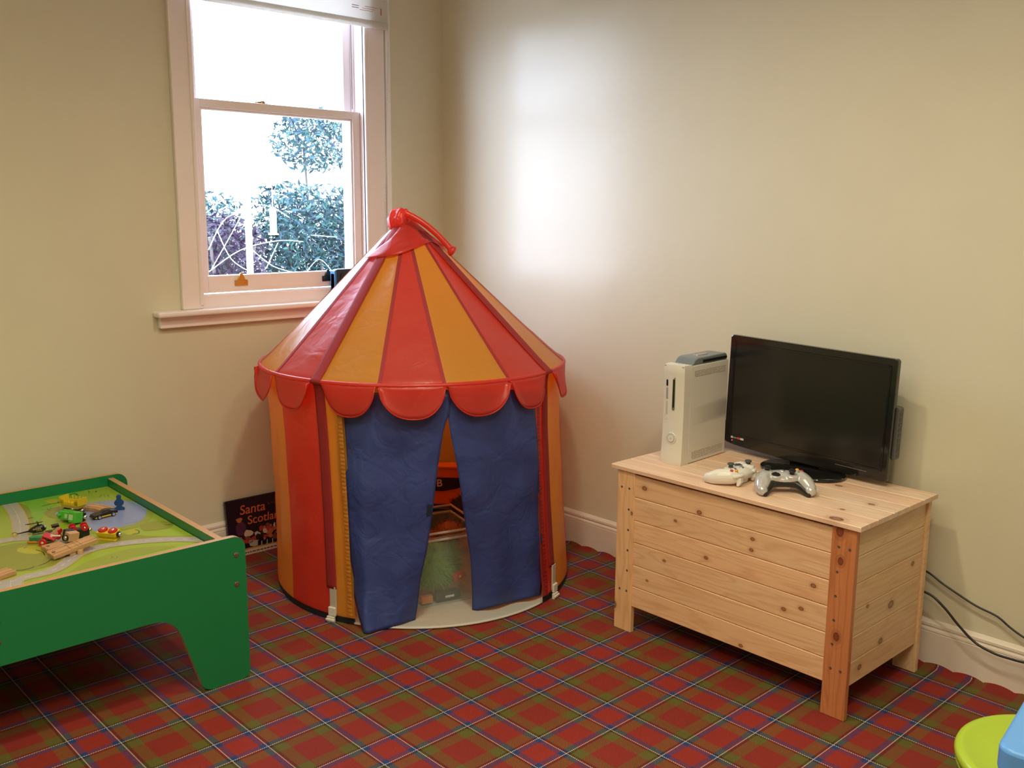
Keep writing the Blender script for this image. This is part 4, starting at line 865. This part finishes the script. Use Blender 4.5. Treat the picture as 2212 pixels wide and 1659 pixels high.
for pth in ([(0, 1236), (20, 1233), (45, 1232), (62, 1229), (74, 1224)], [(85, 1222), (100, 1216), (112, 1209), (130, 1207)], [(356, 1134), (368, 1134), (376, 1130), (370, 1127)], [(98, 1200), (92, 1192), (78, 1188)], [(28, 1112), (34, 1110)], [(286, 1153), (298, 1152), (300, 1147), (292, 1145)], [(90, 1094), (105, 1090), (120, 1086)], [(150, 1070), (160, 1066), (166, 1070)], [(62, 1120), (72, 1118)], [(60, 1182), (50, 1184)]):
    ribbon([(x+rnd.uniform(-1, 1), y+rnd.uniform(-.6, .6)) for x, y in pth], .0022, 6, .0007)
for i in range(46):
    cx_, cy_ = rnd.choice([(200, 1062), (225, 1070), (100, 1100), (160, 1068), (250, 1205), (130, 1084), (262, 1078)]); x, y = cx_+rnd.uniform(-10, 10), cy_+rnd.uniform(-2.5, 2.5)
    ribbon([(x, y), (x+rnd.uniform(-1, 1), y+rnd.uniform(1, 2.2))], .0012, 6, .0007, None, 1)
q.build('printed_top', mcols, pt, solid=1e-7) if 0 else q.build('printed_top', mcols, pt)
TTp = ZS+.0008
# ------------------------------------------------------------------ toys on the table
W_tr = pine('beech_track', (.56, .34, .18), (.50, .28, .13), (.36, .17, .07), 'X', rough=.5, scale=2.); M_tin = mat('magnet_silver', (.75, .73, .68), .15, 1.)
T_y = mat('toy_yellow', (.75, .48, .02), .35); T_ye = mat('bright_yellow', (.66, .50, .02), .3); T_r = mat('toy_red', (.45, .02, .02)); T_rr = mat('bright_red', (.50, .012, .02), .25); T_g = mat('toy_green', (.07, .42, .03), .3); T_g2 = mat('deep_green', (.02, .20, .07), .35); T_b = mat('toy_blue', (.010, .055, .18), .35); T_k = mat('toy_black', (.010, .010, .011), .3); T_w = mat('beech', (.56, .33, .17), .5, var=.1, vs=40); T_wh = mat('toy_white', (.66, .60, .50), .35)
def seat(x0, y0, x1, y1, z=TTp):
    a, c = PZ(x0, y0, z), PZ(x1, y1, z); return (a+c)/2, atan2((c-a).y, (c-a).x), (c-a).length
def track(label, loc, rz, L, ry=0., rx=0., holes=True, curve=0.):
    t = thing('toy_track', label, 'toy track', tuple(loc)); t.rotation_euler = (rx, ry, rz); n_ = 14 if curve else 2
    sec = [(-.020, 0), (-.020, .0105), (-.0190, .012), (-.0145, .012), (-.0140, .009), (-.0085, .009), (-.0080, .012), (.0080, .012), (.0085, .009), (.0140, .009), (.0145, .012), (.0190, .012), (.020, .0105), (.020, 0)]
    rs = []
    for i in range(n_+1):
        s = (i/n_-.5)*L
        if curve: R_ = L/curve; a = s/R_; rs.append([((R_+y)*sin(a), (R_+y)*cos(a)-R_, z) for y, z in sec])
        else: rs.append([(s, y, z) for y, z in sec])
    q = MB(); q.rings(rs); q.build('track_board', W_tr, t, bev=.0006)
    if holes:
        q = MB(); q.cyl((-L/2+.010, 0, .0118), .0052, .0005, n=20); q.build('socket_hole', mat('socket_shadow', (.16, .08, .04), .9), t)
    return t
# yellow wagon on a black chassis
c_, a_, l_ = seat(134, 1103, 186, 1112)
wg = thing('toy_wagon', 'yellow gondola wagon with posts on a black chassis, rearmost on the table', 'toy wagon', tuple(c_), a_)
l_ = .074; h2 = l_/2
q = MB(); zf, zt_ = .018, .034
def trap(a, c, z0, z1, e, m_=0): q.add([(x*(1-(e if k == 0 else 0)*2/(abs(a)*2)), y, z) for k, (z, yy) in enumerate(((z0, 0), (z1, 0))) for x, y in ((a, -.016), (c, -.016), (c, .016), (a, .016))], [(0, 1, 5, 4), (1, 2, 6, 5), (2, 3, 7, 6), (3, 0, 4, 7), (3, 2, 1, 0)], m_)
q.rings([[(-h2+.006, -.014, zf), (h2-.006, -.014, zf), (h2-.006, .014, zf), (-h2+.006, .014, zf)], [(-h2, -.018, zf+.012), (h2, -.018, zf+.012), (h2, .018, zf+.012), (-h2, .018, zf+.012)]])
for y in (-.018, .016): 
    q.box((-h2, y, zf+.010), (h2, y+.002, zf+.019))
    for k in range(4): x = -.020+.014*k; q.box((x, y-.0006, zf+.010), (x+.0022, y+.0026, zf+.031))
for s in (-1, 1): q.box((s*h2-.001, -.018, zf+.010), (s*h2+.001, .018, zf+.033)); q.add([(s*h2, y_, z_) for y_, z_ in ((-.018, zf+.012), (-.018, zf+.033))]+[(s*(h2-.017), -.018, zf+.019)], [(0, 1, 2)]); q.box((s*(h2-.016), -.018, zf+.012), (s*h2, -.0165, zf+.026))
q.build('wagon_body', T_ye, wg, bev=.0006)
q = MB(); q.box((-h2+.007, -.010, .007), (h2-.007, .010, .018)).cyl((-.025, -.012, .008), .0075, .024, 'Y', 16).cyl((.025, -.012, .008), .0075, .024, 'Y', 16); q.build('chassis', T_k, wg, bev=.0008)
for s in (-1, 1):
    q = MB(); q.ball((s*(h2-.002), 0, .012), .0058); q.build('magnet', M_tin, wg, smooth='all')
    for y in (-.013, .013): q = MB(); q.ball((s*.025, y, .008), .0035, (1, .5, 1)); q.build('hub', M_tin, wg, smooth='all')
# green engine fallen on its side
c_, a_, l_ = seat(133, 1121, 187, 1130)
ge = thing('toy_locomotive', 'bright green toy engine fallen on its side with wheels facing back', 'toy engine', (c_.x, c_.y, TTp+.0165)); ge.rotation_euler = (RD(78), 0, a_)
l_ = .074; h2 = l_/2
q = MB(); q.box((-h2, -.012, .004), (h2*.35, .012, .024)).box((h2*.30, -.016, .004), (h2, .016, .030)).box((-h2, -.016, .0), (h2, .016, .007)).cyl((-h2*.75, 0, .022), .005, .012, n=14).cyl((-h2-.003, 0, .014), .005, .004, 'X', 14); q.build('engine_body', T_g, ge, bev=.0025, seg=3, smooth=True)
q = MB(); q.box((-.010, -.006, .0241), (.0, .006, .0246)).box((.012, -.008, .0301), (.028, .008, .0306)); q.build('number_plate', mat('plate_pale', (.42, .60, .34), .5), ge)
q = MB(); q.box((-h2+.004, -.012, -.013), (h2-.002, .012, .0)); q.build('chassis', T_k, ge, bev=.001)
for x in (-.018, .018):
    for y in (-.0145, .0145): q = MB(); q.cyl((x, y-.002, -.011), .0085, .004, 'Y', 18, b=.0008); o = q.build('wheel', T_k, ge, smooth=True); q = MB(); q.ball((x, y*1.16, -.011), .0042, (1, .45, 1)); q.build('hub', M_tin, o, smooth='all')
for s in (-1, 1): q = MB(); q.ball((s*(h2+.001), 0, -.006), .0062); q.build('magnet', M_tin, ge, smooth='all')
# sports car
c_, a_, l_ = seat(200, 1122, 248, 1110)
car = thing('toy_car', 'black and yellow toy sports car by the curved track', 'toy car', (c_.x, c_.y, TTp)); car.rotation_euler = (0, 0, a_)
h2 = .037; prof_ = [(-h2, .007), (-h2+.003, .012), (-.022, .0145), (-.010, .0150), (-.002, .021), (.012, .0225), (.024, .019), (h2-.004, .017), (h2, .013), (h2, .008)]
q = MB(); q.rings([[(x, y, z if z < .015 else .015+(z-.015)*k_) for x, z in prof_] for y, k_ in ((-.0155, .0), (-.0145, .35), (-.010, 1), (.010, 1), (.0145, .35), (.0155, .0))]); q.build('car_body', T_k, car, smooth=True, angle=30)
q = MB(); q.box((-h2+.004, -.0158, .003), (h2-.003, .0158, .0085)); q.build('sill', T_y, car, bev=.0015)
for x in (-.022, .022):
    for s in (-1, 1): q = MB(); q.cyl((x, s*.0165-.002, .0062), .0068, .004, 'Y', 20, b=.0006); o = q.build('wheel', T_k, car, smooth=True); q = MB(); q.cyl((x, s*.0185-.0008, .0062), .0046, .0016, 'Y', 8); q.build('hub', M_tin, o)
q = MB(); q.box((-h2-.003, -.012, .006), (-h2+.003, .012, .0085)); q.build('splitter', T_k, car, bev=.0008)
# blue figure
c_ = PZ(258, 1101, TTp); q = MB()
ol = [(-.0155, 0), (.0155, 0), (.0160, .0045), (.0075, .0105), (.0065, .014)]+[(.014*cos(t), .0235+.0125*sin(t)) for t in [-.75+(pi+1.5-1.0)*i/14*.5 for i in range(8)]]+[(.0055, .0355)]+[(.0072*cos(t), .0420+.0068*sin(t)) for t in [-.4+(pi+.8)*i/10 for i in range(11)]]+[(-.0055, .0355)]+[(-.014*cos(t), .0235+.0125*sin(t)) for t in [-.75+(pi+1.5-1.0)*i/14*.5 for i in range(7, -1, -1)]]+[(-.0065, .014), (-.0075, .0105), (-.0160, .0045)]
q.prism(ol, -.0045, .0045, T=Matrix.Rotation(pi/2, 4, 'X')); tag(q.build('toy_figure', T_b, bev=.001, loc=tuple(c_), rot=(0, 0, -YAW+RD(22))), 'flat blue wooden person shaped figure standing on the printed lake', 'toy figure')
# curved track behind, tracks in front
c_, a_, l_ = seat(190, 1096, 240, 1108)
track('curved wooden track piece between the yellow wagon and the sports car', (c_.x, c_.y, TTp), a_+RD(4), .085, curve=.7, holes=False)
c_, a_, l_ = seat(96, 1192, 136, 1180)
track('short wooden track piece left of the long ramp track', (c_.x, c_.y, TTp), a_-RD(6), .050)
c_, a_, l_ = seat(118, 1206, 200, 1184)
rt = track('long jointed wooden track resting across a small pier', (c_.x-.002, c_.y, TTp+.012), a_, .122, -RD(7), RD(4))
q = MB()
for x in (-.012, .008, .018): q.box((x, -.0205, .0123), (x+.0006, .0205, .0117))
q.build('joint_line', mat('socket_shadow', (.16, .08, .04)), rt)
for x in (-.010, .012): q = MB(); q.cyl((x, -.0212, .006), .0018, .002, 'Y', 8); q.build('hinge_pin', T_w, rt)
c_ = PZ(158, 1199, TTp); a2 = a_
pr_ = thing('track_pier', 'small wooden pier of two blocks under the long track', 'track pier', (c_.x, c_.y, TTp), a2)
q = MB(); q.box((-.010, -.004, 0), (.006, .030, .012)); q.build('pier_block', T_w, pr_, bev=.0015)
q = MB(); q.lathe([(.0085, 0), (.0085, .0115), (.0075, .0125)], (.018, -.003, 0), n=20); q.build('pier_block', T_w, pr_, smooth=True)
c_, a_, l_ = seat(-16, 1252, 11, 1243)
track('wooden track piece at the left edge of the photo on the road', (c_.x, c_.y, TTp), a_, .07)
# upturned yellow wagon
c_, a_, l_ = seat(216, 1160, 258, 1164)
yw = thing('toy_wagon', 'yellow wagon lying upside down with two red wheels showing', 'toy wagon', (c_.x, c_.y, TTp), a_); yw.rotation_euler = (RD(14), 0, a_)
h2 = .030; q = MB(); q.box((-h2, -.014, .012), (h2, .014, .024)).box((-h2+.004, -.010, .003), (h2-.004, .010, .013)).box((-h2, -.016, 0.001), (h2, .016, .004)); q.build('wagon_body', T_ye, yw, bev=.0008)
for x in (-.015, .016):
    q = MB(); q.lathe([(.0125, 0), (.0130, .002), (.0118, .0045), (.006, .0055)], (x, .0, .0242), n=24); o = q.build('wheel', T_rr, yw, smooth=True); q = MB(); q.ball((x, 0, .0295), .0052, (1, 1, .5)); q.build('hub', M_tin, o, smooth='all')
q = MB(); q.cyl((h2, 0, .015), .0078, .005, 'X', 18); q.build('bumper', T_k, yw); q = MB(); q.ball((h2+.0055, 0, .015), .0055); q.build('magnet', M_tin, yw, smooth='all')
q = MB(); q.cyl((-h2-.003, .004, .018), .006, .003, 'X', 14); q.build('bumper', T_k, yw)
# black engine with red wheels, upturned
c_, a_, l_ = seat(156, 1160, 190, 1162)
be = thing('toy_locomotive', 'black toy engine lying with four red wheels upward', 'toy engine', (c_.x, c_.y+.004, TTp+.001)); be.rotation_euler = (0, 0, a_+RD(38))
q = MB(); q.box((-.028, -.013, .003), (.026, .013, .026)).box((-.022, -.010, 0), (.01, .010, .005)); q.build('engine_body', T_k, be, bev=.003, seg=3)
q = MB(); q.box((-.026, -.0085, .0262), (.024, .0085, .0266)); q.build('under_plate', mat('plate_grey', (.06, .06, .045), .6), be)
for x in (-.016, .014):
    for s in (-1, 1): q = MB(); q.cyl((x, s*.0125-.002, .0285), .0098, .004, 'Y', 24, b=.001); o = q.build('wheel', T_rr, be, smooth=True); q = MB(); q.ball((x, s*.015, .0285), .0032, (1, .6, 1)); q.build('hub', M_tin, o, smooth='all')
q = MB(); q.ball((.0275, 0, .016), .0062); q.build('magnet', M_tin, be, smooth='all')
c_, a_, l_ = seat(146, 1176, 170, 1170)
tn = thing('toy_tender', 'natural wood block wagon with black ends and a silver magnet, tipped beside the black engine', 'toy wagon', (c_.x, c_.y+.006, TTp+.002)); tn.rotation_euler = (RD(-8), RD(6), -YAW-RD(35))
q = MB(); q.box((-.012, -.018, .005), (.011, .012, .029)); q.build('wood_block', T_w, tn, bev=.001)
q = MB(); q.prism(rrect(-.017, 0, .003, .032, .006), -.013, .013, T=Matrix.Translation((-.011, -.002, 0)) @ Matrix.Rotation(pi/2, 4, 'X')); q.cyl((-.014, -.019, .010), .0095, .006, 'Y', 20); q.build('black_end', T_k, tn, bev=.001)
q = MB(); q.cyl((.0, -.0215, .014), .0082, .0035, 'Y', 24, b=.0006); q.build('bumper', T_k, tn, smooth=True); q = MB(); q.ball((.0, -.0225, .014), .0062, (1, .7, 1)); q.build('magnet', M_tin, tn, smooth='all')
# helicopter
a1, a2_ = PZ(56, 1156, TTp), PZ(104, 1150, TTp); hc = thing('toy_helicopter', 'small black toy helicopter with yellow lettering and yellow tail', 'toy helicopter', tuple((a1+a2_)/2)); hc.location.z = TTp; hc.rotation_euler = (0, RD(-4), atan2((a2_-a1).y, (a2_-a1).x))
q = MB(); q.rings([[(x, r_*cos(t), z+r_*1.05*sin(t)) for t in [2*pi*i/14 for i in range(14)]] for x, r_, z in ((-.050, .0012, .010), (-.022, .0022, .0115), (-.014, .0065, .013), (0, .0100, .015), (.014, .0105, .0155), (.022, .0075, .014), (.026, .002, .013))]); q.build('fuselage', T_k, hc, smooth='all')
q = MB(); q.cyl((.006, 0, .024), .0022, .010, n=10).box((-.026, -.0018, .0325), (.020, .0018, .0335)).box((-.022, .004, .0292), (.016, .0068, .0300)).box((.002, -.012, .0325), (.006, .012, .0335), T=None); q.build('rotor', T_k, hc, bev=.0003)
q = MB(); q.ball((.020, 0, .0165), .0062, (1, 1.1, .9)); q.build('canopy', mat('canopy_grey', (.45, .47, .50), .15), hc, smooth='all')
textmesh('side_lettering', 'NAVY', .0085, mat('gold_print', (.42, .34, .06), .5), hc, (-.008, -.0107, .0125), (pi/2-.12, 0, 0), .0002) if 0 else None
q = MB(); rnd = random.Random(6)
for k in range(5): q.box((-.008+k*.0042, -.0112, .0150+rnd.uniform(-.0005, .0005)), (-.0052+k*.0042, -.0090, .0192))
for k in range(4): q.box((.000+k*.004, -.0112, .0105), (.0022+k*.004, -.0092, .0125))
q.build('side_marks', mat('gold_print', (.42, .34, .06), .5), hc)
q = MB(); q.lathe([(.0072, 0), (.0072, .003), (.0040, .003), (.0040, 0)], (-.056, 0, .0), 'Y', 20, caps=False, T=Matrix.Translation((0, -.0015, .0105))).box((-.058, -.0015, -.006), (-.053, .0015, .005)); q.build('tail_rotor', T_ye, hc, smooth=True, bev=.0003)
q = MB()
for s in (-1, 1): q.tube([(-.012, s*.008, .002), (.018, s*.008, .002)], .0012, 6).tube([(.003, s*.008, .002), (.003, s*.005, .009)], .0010, 6)
q.build('skid', T_k, hc)
# loose pieces in the heap
c_ = PZ(118, 1156, TTp); wp = thing('toy_wagon', 'wooden wagon block with two black couplings behind the red trailer', 'toy wagon', (c_.x, c_.y, TTp)); wp.rotation_euler = (0, 0, -YAW+RD(30))
q = MB(); q.prism([(-.018, 0), (.016, 0), (.019, .012), (.008, .026), (-.002, .016), (-.016, .010)], -.010, .010, T=Matrix.Rotation(pi/2, 4, 'X')); q.build('wood_block', T_w, wp, bev=.0012)
for x, z in ((-.012, .0115), (.006, .0265)): q = MB(); q.prism(rrect(x-.010, z-.002, x+.010, z+.004, .002), -.0095, .0095, T=Matrix.Rotation(pi/2, 4, 'X') @ Matrix.Rotation(.1, 4, 'Z')); q.build('coupling', T_k, wp, bev=.0006)
q = MB(); q.box((-.020, -.011, -.0), (.005, .011, .004)); q.build('red_base', T_rr, wp, bev=.0008)
c_ = PZ(98, 1178, TTp); tr = thing('toy_trailer', 'red toy trailer with a big red wheel and a cream rod', 'toy trailer', (c_.x, c_.y, TTp)); tr.rotation_euler = (0, 0, -YAW+RD(6))
q = MB(); q.box((-.017, -.006, .020), (.017, .018, .024), T=Matrix.Translation((.005, 0, .004)) @ Matrix.Rotation(RD(22), 4, 'Y') @ Matrix.Rotation(RD(14), 4, 'X')).box((-.006, -.006, .010), (.004, .0, .024)); q.build('trailer_plate', T_rr, tr, bev=.001)
q = MB(); q.cyl((-.003, -.0125, .0112), .0112, .0055, 'Y', 32, b=.0012); o = q.build('wheel', T_rr, tr, smooth=True); q = MB(); q.cyl((-.003, -.0135, .0112), .0034, .003, 'Y', 16, b=.0008); q.build('hub', T_wh, o, smooth=True)
q = MB(); q.cyl((.018, .0, .0265), .0026, .024, 'X', 14).box((.016, -.004, .022), (.021, .004, .030)); q.build('rod', T_wh, tr, smooth=True)
c_ = PZ(128, 1166, TTp); q = MB(); q.cyl((0, 0, .0), .0095, .005, 'Y', 20, b=.001).cyl((.006, 0, .014), .007, .005, 'Y', 20, b=.001); tag(q.build('toy_wheelset', T_rr, smooth=True, loc=(c_.x, c_.y, TTp+.0105), rot=(0, 0, -YAW+RD(60))), 'pair of small red wheels between the red trailer and the black engine', 'toy wheels')
c_, a_, l_ = seat(64, 1172, 124, 1172); gb = thing('toy_boat', 'green and orange toy lying under the red trailer', 'toy boat', (c_.x, c_.y+.004, TTp), a_)
q = MB(); q.prism(spline([(-.036, -.004, 0), (-.030, -.010, 0), (-.018, -.0085, 0), (-.010, -.010, 0), (.030, -.008, 0), (.036, 0, 0), (.028, .008, 0), (-.012, .009, 0), (-.030, .008, 0), (-.036, -.004, 0)], 4)[:-1] and [(p.x, p.y) for p in spline([(-.036, -.004, 0), (-.030, -.010, 0), (-.018, -.0085, 0), (-.010, -.010, 0), (.030, -.008, 0), (.036, 0, 0), (.028, .008, 0), (-.012, .009, 0), (-.030, .008, 0), (-.036, -.004, 0)], 4)[:-1]], .0062, .0165); q.build('upper_body', T_g2, gb, bev=.001)
q = MB(); q.prism(rrect(-.040, -.011, -.012, .010, .005), .0005, .006); q.build('orange_hull', mat('hull_orange', (.62, .24, .02), .4), gb, bev=.001)
q = MB(); q.prism(rrect(-.014, -.008, .036, .008, .003), .0005, .006); q.build('pale_hull', mat('hull_pale', (.50, .46, .38), .4), gb, bev=.001)
# ------------------------------------------------------------------ light
wd = bpy.data.worlds.new('daylight'); SC.world = wd; wd.use_nodes = True; bg = wd.node_tree.nodes['Background']; bg.inputs[0].default_value = (.86, .94, 1.0, 1);  bg.inputs[1].default_value = 1.
nt = wd.node_tree; tc = N(nt, 'ShaderNodeTexCoord').outputs['Generated']; dt = N(nt, 'ShaderNodeVectorMath', op='DOT_PRODUCT'); Lk(nt, tc, dt.inputs[0]); _d = (PX(1138, 385, 0)-CAM).normalized(); dt.inputs[1].default_value = (-_d.x, _d.y, _d.z)
d2 = N(nt, 'ShaderNodeVectorMath', op='DOT_PRODUCT'); Lk(nt, tc, d2.inputs[0]); d2.inputs[1].default_value = Vector((-.862, .506, .10)).normalized()
lobe = math_(nt, 'MULTIPLY', math_(nt, 'POWER', math_(nt, 'MAXIMUM', dt.outputs['Value'], 0), 600), 31.)  # narrow sky glow added, aimed to mirror as a hot spot on wall_right
lobe = math_(nt, 'ADD', lobe, math_(nt, 'MULTIPLY', math_(nt, 'POWER', math_(nt, 'MAXIMUM', d2.outputs['Value'], 0), 6), 2.2))
cmb = N(nt, 'ShaderNodeVectorMath', op='SCALE'); cmb.inputs[0].default_value = (.80, .90, 1.22); Lk(nt, math_(nt, 'ADD', lobe, 5.7), cmb.inputs['Scale']); Lk(nt, cmb.outputs[0], bg.inputs[0])
def area(name, loc, rot, sx, sy, e, c, portal=False):
    l = bpy.data.lights.new(name, 'AREA'); l.shape = 'RECTANGLE'; l.size = sx; l.size_y = sy; l.energy = e; l.color = c
    if portal: l.cycles.is_portal = True
    o = bpy.data.objects.new(name, l); COL.objects.link(o); o.location = loc; o.rotation_euler = rot; return o
area('window_daylight', (-.776, .16, 1.6), (-pi/2, 0, 0), .72, 1.3, 1, (1, 1, 1), True)
def down(loc, e, sz=.05, ang=142):
    l = bpy.data.lights.new('ceiling_light', 'SPOT'); l.energy = e; l.color = (1, .89, .60); l.shadow_soft_size = sz; l.spot_size = RD(ang); l.spot_blend = .6
    o = bpy.data.objects.new('ceiling_light', l); COL.objects.link(o); o.location = loc; return o
for p_ in ((-1.35, -1.7, 2.60), (-1.55, -3.0, 2.60), (-3.2, -1.7, 2.60), (-3.2, -3.4, 2.60)): down(p_, 27, .07)
area('overhead_fill', (-2.2, -2.6, 2.60), (0, 0, 0), 1.6, 1.6, 15, (1, .89, .60))  # unseen soft area light added under the ceiling to fill the shadows
SC.view_settings.view_transform = 'Standard'; SC.view_settings.look = 'None'; SC.view_settings.gamma = 1; SC.view_settings.exposure = 1.1; SC.view_settings.use_curve_mapping = False
SC.cycles.use_denoising = True
SC.cycles.max_bounces = 10; SC.cycles.diffuse_bounces = 6; SC.cycles.transparent_max_bounces = 16; SC.cycles.sample_clamp_indirect = 8
